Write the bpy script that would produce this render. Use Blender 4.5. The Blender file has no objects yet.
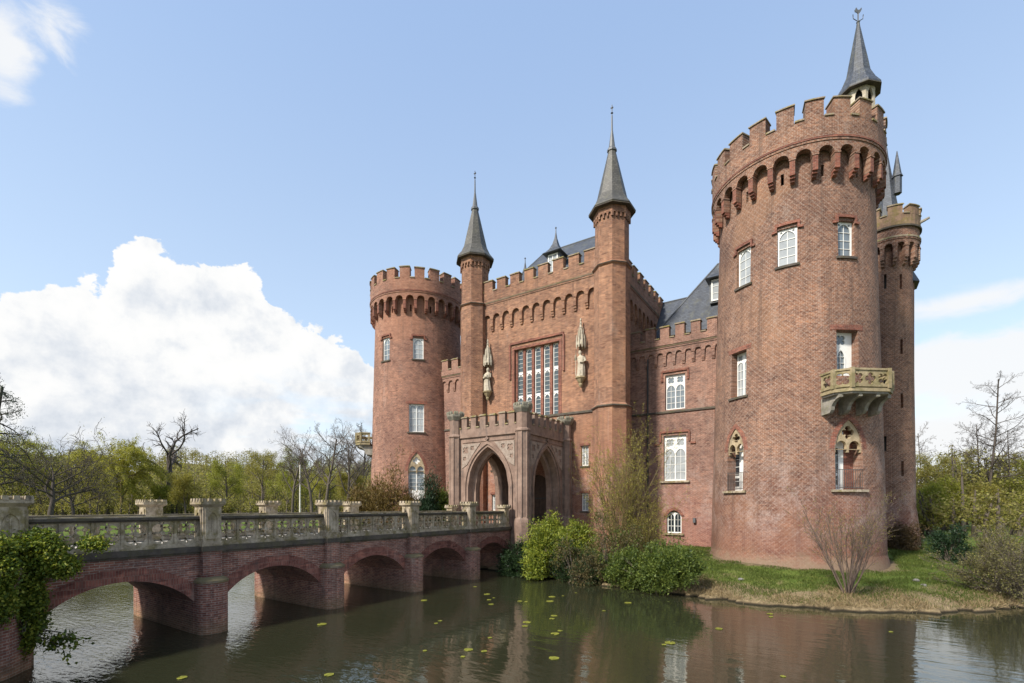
import bpy, math, random
import numpy as np
from math import sin, cos, pi, radians, atan2, sqrt, hypot, tan
from mathutils import Vector
from mathutils.geometry import tessellate_polygon

C = bpy.context.scene.collection
rnd = random.Random(7)
YAW = radians(33.5); ca, sa = cos(YAW), sin(YAW)
EYE = 4.4

def P(lat, dep):
    """metres to the right / ahead of the viewpoint -> ground plan"""
    return (lat*ca - dep*sa, lat*sa + dep*ca)

def B(px, dep):
    return P((px-512)/484.0*dep, dep)

# ------------------------------------------------------------------ materials
class NT:
    def __init__(s, name):
        s.m = bpy.data.materials.new(name); s.m.use_nodes = True
        s.t = s.m.node_tree; s.t.nodes.clear()
    def n(s, typ, **kw):
        nd = s.t.nodes.new(typ)
        for k, v in kw.items(): setattr(nd, k, v)
        return nd
    def l(s, a, b): s.t.links.new(a, b)
    def setin(s, nd, **kw):
        for k, v in kw.items():
            k = k.replace('_', ' ')
            if hasattr(v, 'is_linked') or isinstance(v, bpy.types.NodeSocket): s.l(v, nd.inputs[k])
            else: nd.inputs[k].default_value = v
        return nd
    def noise(s, vec, scale, detail=4, rough=.55, dist=0):
        nd = s.n('ShaderNodeTexNoise')
        if vec is not None: s.l(vec, nd.inputs['Vector'])
        nd.inputs['Scale'].default_value = scale; nd.inputs['Detail'].default_value = detail
        nd.inputs['Roughness'].default_value = rough; nd.inputs['Distortion'].default_value = dist
        return nd.outputs['Fac']
    def ramp(s, fac, stops, interp='LINEAR'):
        nd = s.n('ShaderNodeValToRGB'); r = nd.color_ramp; r.interpolation = interp
        while len(r.elements) < len(stops): r.elements.new(.5)
        for e, (p, c) in zip(r.elements, stops):
            e.position = p; e.color = (*c, 1) if len(c) == 3 else c
        s.l(fac, nd.inputs['Fac']); return nd.outputs['Color']
    def mix(s, fac, a, b, blend='MIX'):
        nd = s.n('ShaderNodeMix', data_type='RGBA', blend_type=blend)
        for sock, v in ((nd.inputs[0], fac), (nd.inputs[6], a), (nd.inputs[7], b)):
            if isinstance(v, bpy.types.NodeSocket): s.l(v, sock)
            elif isinstance(v, (int, float)): sock.default_value = v if sock.type == 'VALUE' else (v, v, v, 1)
            else: sock.default_value = (*v, 1)
        return nd.outputs[2]
    def math(s, op, a, b=None, c=None, clamp=False):
        nd = s.n('ShaderNodeMath', operation=op); nd.use_clamp = clamp
        for i, v in enumerate((a, b, c)):
            if v is None: continue
            if isinstance(v, bpy.types.NodeSocket): s.l(v, nd.inputs[i])
            else: nd.inputs[i].default_value = v
        return nd.outputs[0]
    def bump(s, h, strength, dist=.02):
        nd = s.n('ShaderNodeBump'); nd.inputs['Strength'].default_value = strength
        nd.inputs['Distance'].default_value = dist; s.l(h, nd.inputs['Height']); return nd.outputs['Normal']
    def out(s, base, rough=.85, normal=None, spec=.3, metallic=0, **kw):
        p = s.n('ShaderNodeBsdfPrincipled'); o = s.n('ShaderNodeOutputMaterial')
        for k, v in (('Base Color', base), ('Roughness', rough)):
            if isinstance(v, bpy.types.NodeSocket): s.l(v, p.inputs[k])
            else: p.inputs[k].default_value = (*v, 1) if k == 'Base Color' else v
        p.inputs['Specular IOR Level'].default_value = spec; p.inputs['Metallic'].default_value = metallic
        for k, v in kw.items(): p.inputs[k].default_value = v
        if normal is not None: s.l(normal, p.inputs['Normal'])
        s.l(p.outputs[0], o.inputs[0]); return s.m

def maprange(t, v, a, b, c=0., d=1., smooth=True):
    nd = t.n('ShaderNodeMapRange'); nd.interpolation_type = 'SMOOTHSTEP' if smooth else 'LINEAR'
    t.l(v, nd.inputs['Value'])
    for k, x in (('From Min', a), ('From Max', b), ('To Min', c), ('To Max', d)): nd.inputs[k].default_value = x
    return nd.outputs['Result']

def mat_brick(name, c1, c2, mortar, patch=None, pale=.25, diaper=0., damp=None, seed=0., bw=.24, bh=.077, msize=.011, soil=.5, foot=None):
    t = NT(name)
    uv = t.n('ShaderNodeUVMap').outputs[0]
    obj = t.n('ShaderNodeTexCoord').outputs['Object']
    mp = t.n('ShaderNodeMapping'); t.l(obj, mp.inputs['Vector']); mp.inputs['Location'].default_value = (seed, seed*1.7, seed*.6)
    pos = mp.outputs[0]
    br = t.n('ShaderNodeTexBrick'); t.l(uv, br.inputs['Vector'])
    t.setin(br, Color1=(*c1, 1), Color2=(*c2, 1), Mortar=(*mortar, 1), Scale=1.0, Mortar_Size=msize, Mortar_Smooth=.3, Bias=-.1, Brick_Width=bw, Row_Height=bh)
    col = br.outputs['Color']
    # single bricks burnt darker
    cell = t.n('ShaderNodeTexVoronoi'); cell.inputs['Scale'].default_value = 1.0
    ms = t.n('ShaderNodeMapping'); t.l(uv, ms.inputs['Vector']); ms.inputs['Scale'].default_value = (3.6, 11.5, 1); t.l(ms.outputs[0], cell.inputs['Vector'])
    cs = t.n('ShaderNodeSeparateColor'); t.l(cell.outputs['Color'], cs.inputs[0])
    dark = t.ramp(cs.outputs[0], [(0, (.55, .5, .52)), (.2, (.86, .84, .85)), (.7, (1.04, 1.02, 1)), (1, (1.3, 1.22, 1.15))])
    col = t.mix(.85, col, dark, 'MULTIPLY')
    # broad tone drift
    n1 = t.noise(pos, .22, 5, .62)
    col = t.mix(.9, col, t.ramp(n1, [(.28, (.60, .57, .60)), (.5, (.98, .98, .98)), (.7, (1.28, 1.22, 1.14))]), 'MULTIPLY')
    n2 = t.noise(pos, 1.6, 8, .75)
    col = t.mix(.9, col, t.ramp(n2, [(.3, (.62, .60, .62)), (.62, (1.18, 1.15, 1.12))]), 'MULTIPLY')
    if patch:
        n3 = t.noise(pos, .13, 3, .5, .6)
        col = t.mix(maprange(t, n3, .52, .62, 0, .75), col, t.mix(.5, patch, col))
    if diaper:
        sp = t.n('ShaderNodeSeparateXYZ'); t.l(uv, sp.inputs[0])
        nz = t.noise(pos, .5, 3, .6)
        for sgn in (1, -1):
            a = t.math('ADD', t.math('ADD', sp.outputs[0], t.math('MULTIPLY', nz, .15)), t.math('MULTIPLY', sp.outputs[1], sgn*.95))
            w = t.math('FRACT', t.math('MULTIPLY', a, 1/.30))
            ln = t.math('LESS_THAN', t.math('ABSOLUTE', t.math('SUBTRACT', w, .5)), .14)
            k = t.math('MULTIPLY', ln, t.math('MULTIPLY', maprange(t, nz if sgn > 0 else t.math('SUBTRACT', 1., nz), .32, .58, .25, 1), diaper))
            k = t.math('MULTIPLY', k, maprange(t, t.noise(pos, 11, 4, .75), .38, .60))
            col = t.mix(k, col, (.40, .32, .26))
    sz = t.n('ShaderNodeSeparateXYZ'); t.l(pos, sz.inputs[0])
    geo = t.n('ShaderNodeNewGeometry'); gz = t.n('ShaderNodeSeparateXYZ'); t.l(geo.outputs['Position'], gz.inputs[0])
    # pale speckle of worn faces, then rain runs
    n6 = t.noise(pos, 9, 4, .8)
    col = t.mix(maprange(t, n6, .57, .77, 0, .38), col, (.38, .29, .22))
    n7 = t.noise(pos, 13, 3, .8)
    col = t.mix(maprange(t, n7, .56, .72, 0, .55), col, (.085, .05, .04))
    mr = t.n('ShaderNodeMapping'); t.l(pos, mr.inputs['Vector']); mr.inputs['Scale'].default_value = (2.6, 2.6, .10)
    n8 = t.noise(mr.outputs[0], 1.0, 4, .7)
    col = t.mix(maprange(t, n8, .51, .72, 0, soil*.95), col, (.10, .066, .052))
    col = t.mix(maprange(t, n8, .42, .26, 0, pale*.5), col, (.40, .31, .26))
    # lime bloom and runs
    mv = t.n('ShaderNodeMapping'); t.l(pos, mv.inputs['Vector']); mv.inputs['Scale'].default_value = (1, 1, .28)
    n4 = t.noise(mv.outputs[0], .9, 6, .72)
    col = t.mix(maprange(t, n4, .56, .78, 0, pale), col, (.45, .375, .315))
    n5 = t.noise(mv.outputs[0], 1.7, 5, .7, .3)
    col = t.mix(maprange(t, n5, .58, .78, 0, soil), col, (.075, .06, .055))
    if damp:
        z0, z1, dc = damp
        zz = t.math('ADD', gz.outputs[2], t.math('MULTIPLY', t.math('SUBTRACT', t.noise(pos, .6, 4), .5), (z1-z0)*1.2))
        col = t.mix(maprange(t, zz, z1, z0, 0, .75), col, t.mix(.5, dc, col))
    if damp:
        bz = t.math('MULTIPLY', maprange(t, gz.outputs[2], 9.5, 5.5), maprange(t, gz.outputs[2], 1.5, 4.0))
        bl = t.math('MULTIPLY', bz, maprange(t, t.noise(pos, .75, 7, .75), .44, .66, 0, .6))
        col = t.mix(t.math('MULTIPLY', bl, maprange(t, t.noise(pos, 12, 3, .7), .35, .6, .25, 1)), col, (.40, .31, .27))
    if foot:
        zz = t.math('ADD', gz.outputs[2], t.math('MULTIPLY', t.math('SUBTRACT', t.noise(pos, 1.1, 5, .65), .5), 2.4))
        col = t.mix(maprange(t, zz, foot[1], foot[0], 0, .7), col, (.22, .17, .115))
    nb = t.bump(t.math('ADD', br.outputs['Fac'], t.math('MULTIPLY', n2, -1.2)), .5, .012)
    return t.out(col, .9, nb, .2)

def mat_stone(name, c1, c2, moss=None, mossamt=.5, rough=.85, scale=1.5, stain=(.07, .065, .06), stainamt=.5):
    t = NT(name); pos = t.n('ShaderNodeTexCoord').outputs['Object']
    n1 = t.noise(pos, scale, 6, .65); col = t.ramp(n1, [(.3, c1), (.68, c2)])
    n2 = t.noise(pos, scale*4, 5, .7); col = t.mix(.7, col, t.ramp(n2, [(.25, (.7, .7, .7)), (.7, (1.12, 1.1, 1.08))]), 'MULTIPLY')
    mv = t.n('ShaderNodeMapping'); t.l(pos, mv.inputs['Vector']); mv.inputs['Scale'].default_value = (1, 1, .3)
    n3 = t.noise(mv.outputs[0], 2.1, 5, .7); col = t.mix(maprange(t, n3, .52, .72, 0, stainamt), col, stain)
    if moss:
        geo = t.n('ShaderNodeNewGeometry'); sx = t.n('ShaderNodeSeparateXYZ'); t.l(geo.outputs['Normal'], sx.inputs[0])
        n4 = t.noise(pos, 2.4, 5, .7); k = t.math('ADD', t.math('MULTIPLY', sx.outputs[2], .16), n4)
        col = t.mix(maprange(t, k, .45, .62, 0, mossamt), col, t.mix(t.noise(pos, 9, 3), moss, tuple(x*.45 for x in moss)))
    return t.out(col, rough, t.bump(t.math('ADD', n2, n1), .5, .02), .25)

def mat_plain(name, c, rough=.6, var=.15, spec=.35, metallic=0, scale=3):
    t = NT(name); pos = t.n('ShaderNodeTexCoord').outputs['Object']
    n = t.noise(pos, scale, 5, .65)
    col = t.mix(1., c, t.ramp(n, [(.3, (1-var,)*3), (.7, (1+var,)*3)]), 'MULTIPLY')
    return t.out(col, rough, t.bump(t.noise(pos, scale*6, 3), .15, .01), spec, metallic)

def mat_slate(name, c):
    t = NT(name); uv = t.n('ShaderNodeUVMap').outputs[0]; pos = t.n('ShaderNodeTexCoord').outputs['Object']
    br = t.n('ShaderNodeTexBrick'); t.l(uv, br.inputs['Vector'])
    t.setin(br, Color1=(*[x*.75 for x in c], 1), Color2=(*[x*1.3 for x in c], 1), Mortar=(*[x*.35 for x in c], 1), Scale=1., Mortar_Size=.012, Brick_Width=.26, Row_Height=.16)
    col = t.mix(.8, br.outputs['Color'], t.ramp(t.noise(pos, .9, 6, .7), [(.3, (.7, .72, .75)), (.7, (1.25, 1.2, 1.1))]), 'MULTIPLY')
    mv = t.n('ShaderNodeMapping'); t.l(pos, mv.inputs['Vector']); mv.inputs['Scale'].default_value = (1.6, 1.6, .25)
    col = t.mix(maprange(t, t.noise(mv.outputs[0], 1.4, 5, .7), .5, .72, 0, .5), col, (.12, .115, .07))
    return t.out(col, .55, t.bump(br.outputs['Fac'], -.4, .012), .4)

def mat_leaf(name, stops, trans=.35, rough=.55, spec=.35, clump=.7):
    t = NT(name); geo = t.n('ShaderNodeNewGeometry'); pos = t.n('ShaderNodeTexCoord').outputs['Object']
    f = t.math('ADD', t.math('MULTIPLY', geo.outputs['Random Per Island'], 1-clump*.6), t.math('MULTIPLY', t.math('SUBTRACT', t.noise(pos, 1.1, 4, .65), .3), clump*1.1), clamp=True)
    col = t.ramp(f, stops)
    p = t.n('ShaderNodeBsdfPrincipled'); t.l(col, p.inputs['Base Color']); p.inputs['Roughness'].default_value = rough
    p.inputs['Specular IOR Level'].default_value = spec
    tr = t.n('ShaderNodeBsdfTranslucent'); t.l(t.mix(.5, col, (1.2, 1.2, .5), 'MULTIPLY'), tr.inputs['Color'])
    mx = t.n('ShaderNodeMixShader'); mx.inputs[0].default_value = trans
    t.l(p.outputs[0], mx.inputs[1]); t.l(tr.outputs[0], mx.inputs[2])
    o = t.n('ShaderNodeOutputMaterial'); t.l(mx.outputs[0], o.inputs[0]); return t.m

M = {}
M['tower'] = mat_brick('tower_brick', (.150, .065, .040), (.238, .114, .066), (.33, .255, .20), patch=(.27, .145, .080), pale=.36, diaper=.38, damp=(1.2, 7.5, (.19, .064, .05)), seed=3.1, soil=.6, foot=(.9, 2.0))
M['towerfar'] = mat_brick('far_tower_brick', (.205, .080, .050), (.29, .130, .082), (.38, .30, .24), patch=(.36, .165, .095), pale=.3, diaper=.15, seed=11., soil=.4)
M['gate'] = mat_brick('gatehouse_brick', (.21, .088, .046), (.30, .145, .074), (.38, .30, .235), patch=(.37, .19, .105), pale=.34, damp=(4, 13, (.27, .10, .075)), seed=23., soil=.45)
M['wing'] = mat_brick('wing_brick', (.19, .084, .058), (.27, .132, .092), (.38, .31, .26), patch=(.30, .16, .112), pale=.38, diaper=.25, damp=(2, 9, (.24, .085, .075)), seed=31., soil=.4)
M['redbr'] = mat_brick('rubbed_red_brick', (.185, .062, .043), (.25, .092, .06), (.26, .18, .14), pale=.1, seed=41., soil=.35)
M['bridge'] = mat_brick('bridge_brick', (.19, .076, .058), (.285, .130, .095), (.31, .26, .22), pale=.5, seed=51., damp=(-.1, .8, (.20, .15, .06)), soil=.7)
M['arch'] = mat_brick('bridge_arch_brick', (.17, .066, .052), (.26, .108, .082), (.22, .16, .13), pale=.5, seed=61., bw=.075, bh=.22, msize=.006, soil=.75)
M['coping'] = mat_stone('mossy_coping', (.22, .17, .12), (.36, .30, .22), moss=(.27, .23, .05), mossamt=.8)
M['stone'] = mat_stone('weathered_sandstone', (.22, .175, .125), (.50, .42, .31), moss=(.20, .16, .045), mossamt=.7, stain=(.05, .04, .032), stainamt=1., scale=1.9)
M['pale'] = mat_stone('pale_sandstone', (.36, .31, .24), (.60, .54, .43), moss=(.30, .25, .12), mossamt=.25, stainamt=.45)
M['balc'] = mat_stone('yellow_lichened_stone', (.25, .195, .11), (.40, .325, .20), moss=(.21, .185, .07), mossamt=.6, stainamt=.45)
M['greyst'] = mat_stone('grey_corbel_stone', (.17, .155, .13), (.36, .33, .28), moss=(.2, .2, .08), mossamt=.3)
M['porch'] = mat_stone('mauve_porch_stone', (.18, .118, .090), (.30, .21, .162), stainamt=.7, scale=.8)
M['porchcap'] = mat_stone('dark_cap_stone', (.15, .14, .11), (.31, .28, .225), moss=(.14, .15, .05), mossamt=.4)
M['darkst'] = mat_stone('dark_string_stone', (.05, .042, .036), (.12, .10, .082), moss=(.12, .11, .04), mossamt=.4)
M['slate'] = mat_slate('slate_roof', (.062, .070, .086))
M['spire'] = mat_slate('spire_slate', (.085, .080, .069))
M['white'] = mat_plain('white_window_paint', (.78, .77, .72), .45, .06, .4)
M['lead'] = mat_plain('lead_grey', (.10, .105, .11), .5, .2, .4)
M['iron'] = mat_plain('dark_iron', (.035, .033, .03), .5, .2, .4)
M['rail'] = mat_plain('grey_railing_paint', (.09, .08, .075), .5, .1)
M['plaster'] = mat_plain('lime_plaster', (.62, .58, .5), .9, .2, .2)
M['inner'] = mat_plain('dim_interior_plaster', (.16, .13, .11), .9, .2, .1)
M['wood'] = mat_plain('dark_oak', (.06, .035, .022), .6, .3)
M['deck'] = mat_plain('gravel_deck', (.42, .38, .32), .95, .25, .1, scale=6)
M['spandr'] = mat_stone('porch_tracery_stone', (.22, .17, .135), (.36, .29, .235), stainamt=.7, scale=5)

def mat_glass(name, c, rough=.06, spec=.6):
    t = NT(name); pos = t.n('ShaderNodeTexCoord').outputs['Object']
    col = t.mix(1., c, t.ramp(t.noise(pos, 1.3, 3), [(.3, (.8, .8, .8)), (.7, (1.2, 1.2, 1.2))]), 'MULTIPLY')
    return t.out(col, rough, t.bump(t.noise(pos, 2.5, 2), .12, .02), spec)
M['gdark'] = mat_glass('dark_glass', (.02, .026, .032), .05, .9)
M['gateglass'] = mat_glass('gate_window_glass', (.06, .08, .085), .08, .8)
M['gpale'] = mat_glass('curtained_glass', (.33, .35, .355), .12, .5)
M['gmid'] = mat_glass('leaded_glass', (.17, .20, .22), .1, .6)

def mat_bark(name, c):
    t = NT(name); pos = t.n('ShaderNodeTexCoord').outputs['Object']
    mp = t.n('ShaderNodeMapping'); t.l(pos, mp.inputs['Vector']); mp.inputs['Scale'].default_value = (6, 6, 1.5)
    n = t.noise(mp.outputs[0], 1.5, 5, .7)
    col = t.ramp(n, [(.3, tuple(x*.6 for x in c)), (.7, tuple(x*1.35 for x in c))])
    return t.out(col, .9, t.bump(n, .6, .03), .15)
M['bark'] = mat_bark('grey_brown_bark', (.12, .098, .08))
M['barkdark'] = mat_bark('dark_bark', (.082, .068, .058))
M['barksh'] = mat_bark('brown_shrub_bark', (.13, .095, .075))
M['barkol'] = mat_bark('olive_twig_bark', (.155, .12, .055))
M['barkpink'] = mat_bark('pinkish_twig_bark', (.20, .145, .115))
M['rhodo'] = mat_leaf('bright_bush_leaf', [(0, (.04, .06, .012)), (.3, (.13, .175, .02)), (.6, (.30, .33, .04)), (1, (.50, .47, .08))])
M['laurel'] = mat_leaf('green_bush_leaf', [(0, (.02, .04, .01)), (.35, (.065, .10, .018)), (.7, (.16, .20, .034)), (1, (.29, .31, .07))])
M['darkleaf'] = mat_leaf('dark_bush_leaf', [(0, (.008, .02, .008)), (.5, (.022, .048, .014)), (1, (.06, .10, .025))])
M['brownleaf'] = mat_leaf('brown_bush_leaf', [(0, (.05, .045, .018)), (.5, (.13, .105, .04)), (1, (.26, .19, .09))], .25)
M['ivy'] = mat_leaf('ivy_leaf', [(0, (.03, .05, .01)), (.35, (.10, .15, .018)), (.65, (.24, .27, .03)), (1, (.46, .38, .06))])
M['juniper'] = mat_leaf('rusty_conifer_leaf', [(0, (.06, .04, .012)), (.5, (.15, .10, .025)), (1, (.26, .18, .04))], .15)
M['yew'] = mat_leaf('dark_conifer_leaf', [(0, (.008, .022, .01)), (.6, (.022, .05, .018)), (1, (.05, .09, .03))], .12)
M['willow'] = mat_leaf('willow_leaf', [(0, (.20, .195, .035)), (.5, (.36, .34, .055)), (1, (.50, .46, .09))], .5)  # tones lightened to suggest haze over the background willows
M['spring'] = mat_leaf('spring_green_leaf', [(0, (.17, .18, .028)), (.5, (.30, .31, .045)), (1, (.44, .42, .08))], .5)
M['olive'] = mat_leaf('olive_spring_leaf', [(0, (.16, .145, .035)), (.5, (.28, .245, .05)), (1, (.42, .365, .09))], .5)  # lightened too, haze on the distant trees put into the leaf colour
M['bud'] = mat_leaf('yellow_bud_leaf', [(0, (.17, .15, .03)), (.5, (.30, .27, .05)), (1, (.46, .40, .09))], .4)
M['catkin'] = mat_leaf('grey_willow_leaf', [(0, (.06, .06, .025)), (.5, (.14, .13, .045)), (1, (.30, .27, .08))], .3)
M['reddish'] = mat_leaf('reddish_twig_leaf', [(0, (.06, .04, .02)), (.5, (.13, .085, .04)), (1, (.21, .15, .06))], .3)
M['blade'] = mat_leaf('grass_blade', [(0, (.045, .068, .015)), (.5, (.095, .128, .024)), (1, (.22, .22, .06))], .35, .6, .25, .9)
M['straw'] = mat_leaf('straw_blade', [(0, (.14, .10, .05)), (.5, (.30, .225, .12)), (1, (.46, .37, .22))], .3, .7, .2)
M['pad'] = mat_plain('lily_pad_leaf', (.17, .17, .025), .6, .45, .2, scale=9)
M['slimpar'] = mat_stone('brown_parapet_stone', (.17, .105, .07), (.30, .20, .13), moss=(.22, .18, .05), mossamt=.6, stainamt=.6)
M['stringst'] = mat_stone('brown_string_stone', (.11, .08, .055), (.22, .165, .11), moss=(.17, .14, .04), mossamt=.5, stainamt=.5)
M['piercap'] = mat_stone('pier_cap_stone', (.14, .11, .08), (.25, .20, .14), moss=(.17, .145, .04), mossamt=.5, stainamt=.6)
M['tracery'] = mat_stone('ochre_tracery_stone', (.30, .225, .13), (.50, .40, .26), stainamt=.5, scale=4)
M['rock'] = mat_stone('grey_field_stone', (.10, .095, .085), (.26, .25, .23), scale=6)

# ------------------------------------------------------------------ mesh builder
class MB:
    def __init__(s): s.V, s.F, s.I, s.mats = [], [], [], []
    def mi(s, m):
        m = M[m] if isinstance(m, str) else m
        if m not in s.mats: s.mats.append(m)
        return s.mats.index(m)
    def face(s, pts, m):
        b = len(s.V); s.V.extend([tuple(p) for p in pts]); s.F.append(tuple(range(b, b+len(pts)))); s.I.append(s.mi(m))
    def mesh8(s, p, m):
        """8 points: bottom ring 0-3, top ring 4-7"""
        b = len(s.V); s.V.extend([tuple(q) for q in p]); k = s.mi(m)
        for f in ((0, 3, 2, 1), (4, 5, 6, 7), (0, 1, 5, 4), (1, 2, 6, 5), (2, 3, 7, 6), (3, 0, 4, 7)):
            s.F.append(tuple(b+i for i in f)); s.I.append(k)
    def box(s, x0, x1, y0, y1, z0, z1, m):
        s.mesh8([(x0, y0, z0), (x1, y0, z0), (x1, y1, z0), (x0, y1, z0), (x0, y0, z1), (x1, y0, z1), (x1, y1, z1), (x0, y1, z1)], m)
    def fbox(s, f, s0, s1, z0, z1, d0, d1, m, n=1, z0b=None, z1b=None):
        """box in wall coordinates (along, height, depth); z0b/z1b: other heights at d1"""
        z0b = z0 if z0b is None else z0b; z1b = z1 if z1b is None else z1b
        for i in range(n):
            a = s0+(s1-s0)*i/n; b = s0+(s1-s0)*(i+1)/n
            p = [f(a, z0, d0), f(b, z0, d0), f(b, z0b, d1), f(a, z0b, d1), f(a, z1, d0), f(b, z1, d0), f(b, z1b, d1), f(a, z1b, d1)]
            base = len(s.V); s.V.extend(p); k = s.mi(m)
            fs = [(0, 3, 2, 1), (4, 5, 6, 7), (0, 1, 5, 4), (2, 3, 7, 6)]
            if i == 0: fs.append((3, 0, 4, 7))
            if i == n-1: fs.append((1, 2, 6, 5))
            for q in fs: s.F.append(tuple(base+j for j in q)); s.I.append(k)
    def lathe(s, c, prof, n, m, phase=0., cap=True, cx=1., cy=1.):
        b = len(s.V); k = s.mi(m)
        for r, z in prof:
            for i in range(n):
                a = phase+2*pi*i/n; s.V.append((c[0]+r*cx*cos(a), c[1]+r*cy*sin(a), z))
        for j in range(len(prof)-1):
            for i in range(n):
                i2 = (i+1) % n
                s.F.append((b+j*n+i, b+j*n+i2, b+(j+1)*n+i2, b+(j+1)*n+i)); s.I.append(k)
        if cap:
            s.F.append(tuple(b+i for i in reversed(range(n)))); s.I.append(k)
            s.F.append(tuple(b+(len(prof)-1)*n+i for i in range(n))); s.I.append(k)
    def tube(s, pts, rad, m, n=6):
        pts = [Vector(p) for p in pts]; rad = rad if isinstance(rad, (list, tuple)) else [rad]*len(pts)
        b = len(s.V); k = s.mi(m)
        for i, p in enumerate(pts):
            d = (pts[min(i+1, len(pts)-1)]-pts[max(i-1, 0)]).normalized()
            x = d.cross(Vector((.3, .2, 1)) if abs(d.z) < .9 else Vector((1, 0, 0))).normalized(); y = d.cross(x)
            for j in range(n):
                a = 2*pi*j/n; s.V.append(tuple(p+rad[i]*(x*cos(a)+y*sin(a))))
        for i in range(len(pts)-1):
            for j in range(n):
                j2 = (j+1) % n; s.F.append((b+i*n+j, b+i*n+j2, b+(i+1)*n+j2, b+(i+1)*n+j)); s.I.append(k)
        s.F.append(tuple(b+j for j in range(n))); s.I.append(k)
        s.F.append(tuple(b+(len(pts)-1)*n+j for j in reversed(range(n)))); s.I.append(k)
    def plate(s, fr, outline, holes, d0, d1, m, mside=None):
        """flat panel with holes; fr(x,y,d) -> point"""
        loops = [outline]+list(holes); pts = [p for l in loops for p in l]
        tris = tessellate_polygon([[Vector((x, y, 0)) for x, y in l] for l in loops])
        k = s.mi(m); ks = s.mi(mside or m); b = len(s.V); N = len(pts)
        s.V.extend([fr(x, y, d0) for x, y in pts]); s.V.extend([fr(x, y, d1) for x, y in pts])
        for t in tris:
            s.F.append(tuple(b+i for i in t)); s.I.append(k); s.F.append(tuple(b+N+i for i in reversed(t))); s.I.append(k)
        o = 0
        for l in loops:
            for i in range(len(l)):
                j = (i+1) % len(l); s.F.append((b+o+i, b+o+j, b+N+o+j, b+N+o+i)); s.I.append(ks)
            o += len(l)
    def build(s, name, parent=None, smooth=False, cyl=None):
        org = Vector((0, 0, 0)); p = parent
        while p is not None: org = org+p.location; p = p.parent
        V = np.array(s.V, dtype=np.float64)
        me = bpy.data.meshes.new(name)
        me.from_pydata((V-np.array(org)).tolist(), [], s.F)
        for m in s.mats: me.materials.append(m)
        me.polygons.foreach_set('material_index', s.I)
        # UV in metres along the wall
        nl = len(me.loops); vi = np.empty(nl, dtype=np.int32); me.loops.foreach_get('vertex_index', vi)
        npoly = len(me.polygons); nor = np.empty(npoly*3); me.polygons.foreach_get('normal', nor); nor = nor.reshape(-1, 3)
        tot = np.empty(npoly, dtype=np.int32); me.polygons.foreach_get('loop_total', tot)
        ln = np.repeat(nor, tot, axis=0); p3 = V[vi]
        if cyl is not None:
            ang = np.arctan2(p3[:, 1]-cyl[1], p3[:, 0]-cyl[0]); ang = np.where(ang < cyl[3], ang+2*pi, ang) if len(cyl) > 3 else ang
            u = ang*cyl[2]; v = p3[:, 2].copy()
            lat = np.abs(ln[:, 2]) > .75; u = np.where(lat, p3[:, 0], u); v = np.where(lat, p3[:, 1], v)
        else:
            h = np.hypot(ln[:, 0], ln[:, 1])+1e-9; tx, ty = -ln[:, 1]/h, ln[:, 0]/h
            sg = np.where((tx+ty*.5) < 0, -1., 1.)
            flat = np.abs(ln[:, 2]) > .9
            u = np.where(flat, p3[:, 0], (p3[:, 0]*tx+p3[:, 1]*ty)*sg)
            v = np.where(flat, p3[:, 1], p3[:, 2]/np.maximum(h, .3))
        uvl = me.uv_layers.new(name='UVMap'); uvl.data.foreach_set('uv', np.stack([u, v], 1).astype(np.float32).ravel())
        if smooth: me.polygons.foreach_set('use_smooth', [True]*npoly)
        me.update()
        o = bpy.data.objects.new(name, me); C.objects.link(o)
        if parent is not None: o.parent = parent
        return o

def empty(name, loc, label, cat, group=None):
    o = bpy.data.objects.new(name, None); C.objects.link(o); o.location = loc; o.empty_display_size = .3
    o['label'] = label; o['category'] = cat
    if group: o['group'] = group
    return o
def tag(o, label, cat, group=None):
    o['label'] = label; o['category'] = cat
    if group: o['group'] = group
    return o

# shapes -------------------------------------------------------------
def rect(x0, x1, y0, y1): return [(x0, y0), (x1, y0), (x1, y1), (x0, y1)]
def lancet(x0, x1, y0, ysp, y1, n=7):
    w = (x1-x0)/2; h = y1-ysp; cx = (x0+x1)/2
    R = (w*w+h*h)/(2*w)
    pts = [(x0, y0), (x1, y0)]
    th = math.asin(min(1, h/R)) if h < R else pi/2
    for i in range(n+1):
        a = th*i/n; pts.append((x1-R+R*cos(a), ysp+R*sin(a)))
    for i in range(n-1, -1, -1):
        a = th*i/n; pts.append((x0+R-R*cos(a), ysp+R*sin(a)))
    return pts
def quatrefoil(cx, cy, r, rot=0., n=6, lob=.5):
    pts = []
    for k in range(4):
        a0 = rot+k*pi/2; lx, ly = cx+r*(1-lob)*cos(a0), cy+r*(1-lob)*sin(a0)
        for i in range(n+1):
            a = a0-radians(115)+radians(230)*i/n; pts.append((lx+r*lob*cos(a)*.92, ly+r*lob*sin(a)*.92))
    return pts
def circ(cx, cy, r, n=12): return [(cx+r*cos(2*pi*i/n), cy+r*sin(2*pi*i/n)) for i in range(n)]

# wall mappings ------------------------------------------------------
def flat(u0, v0, t):
    t = Vector((t[0], t[1])).normalized(); n = Vector((t.y, -t.x))      # outward = right-hand of t
    return lambda s, z, d=0.: (u0+t.x*s-n.x*d, v0+t.y*s-n.y*d, z)
def cylf(c, R, rz):
    """s = arc metres at radius R from angle 0, d inward"""
    return lambda s, z, d=0.: (c[0]+(rz(z)-d)*cos(s/R), c[1]+(rz(z)-d)*sin(s/R), z)
def frame_at(f, sc, z0, d=0.):
    o = Vector(f(sc, z0, d)); t = (Vector(f(sc+.02, z0, d))-Vector(f(sc-.02, z0, d))); t.z = 0; t.normalize()
    inn = Vector(f(sc, z0, d+1))-o; inn.z = 0; inn.normalize()
    return lambda x, y, dd=0.: tuple(o+t*x+inn*dd+Vector((0, 0, y)))

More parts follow.
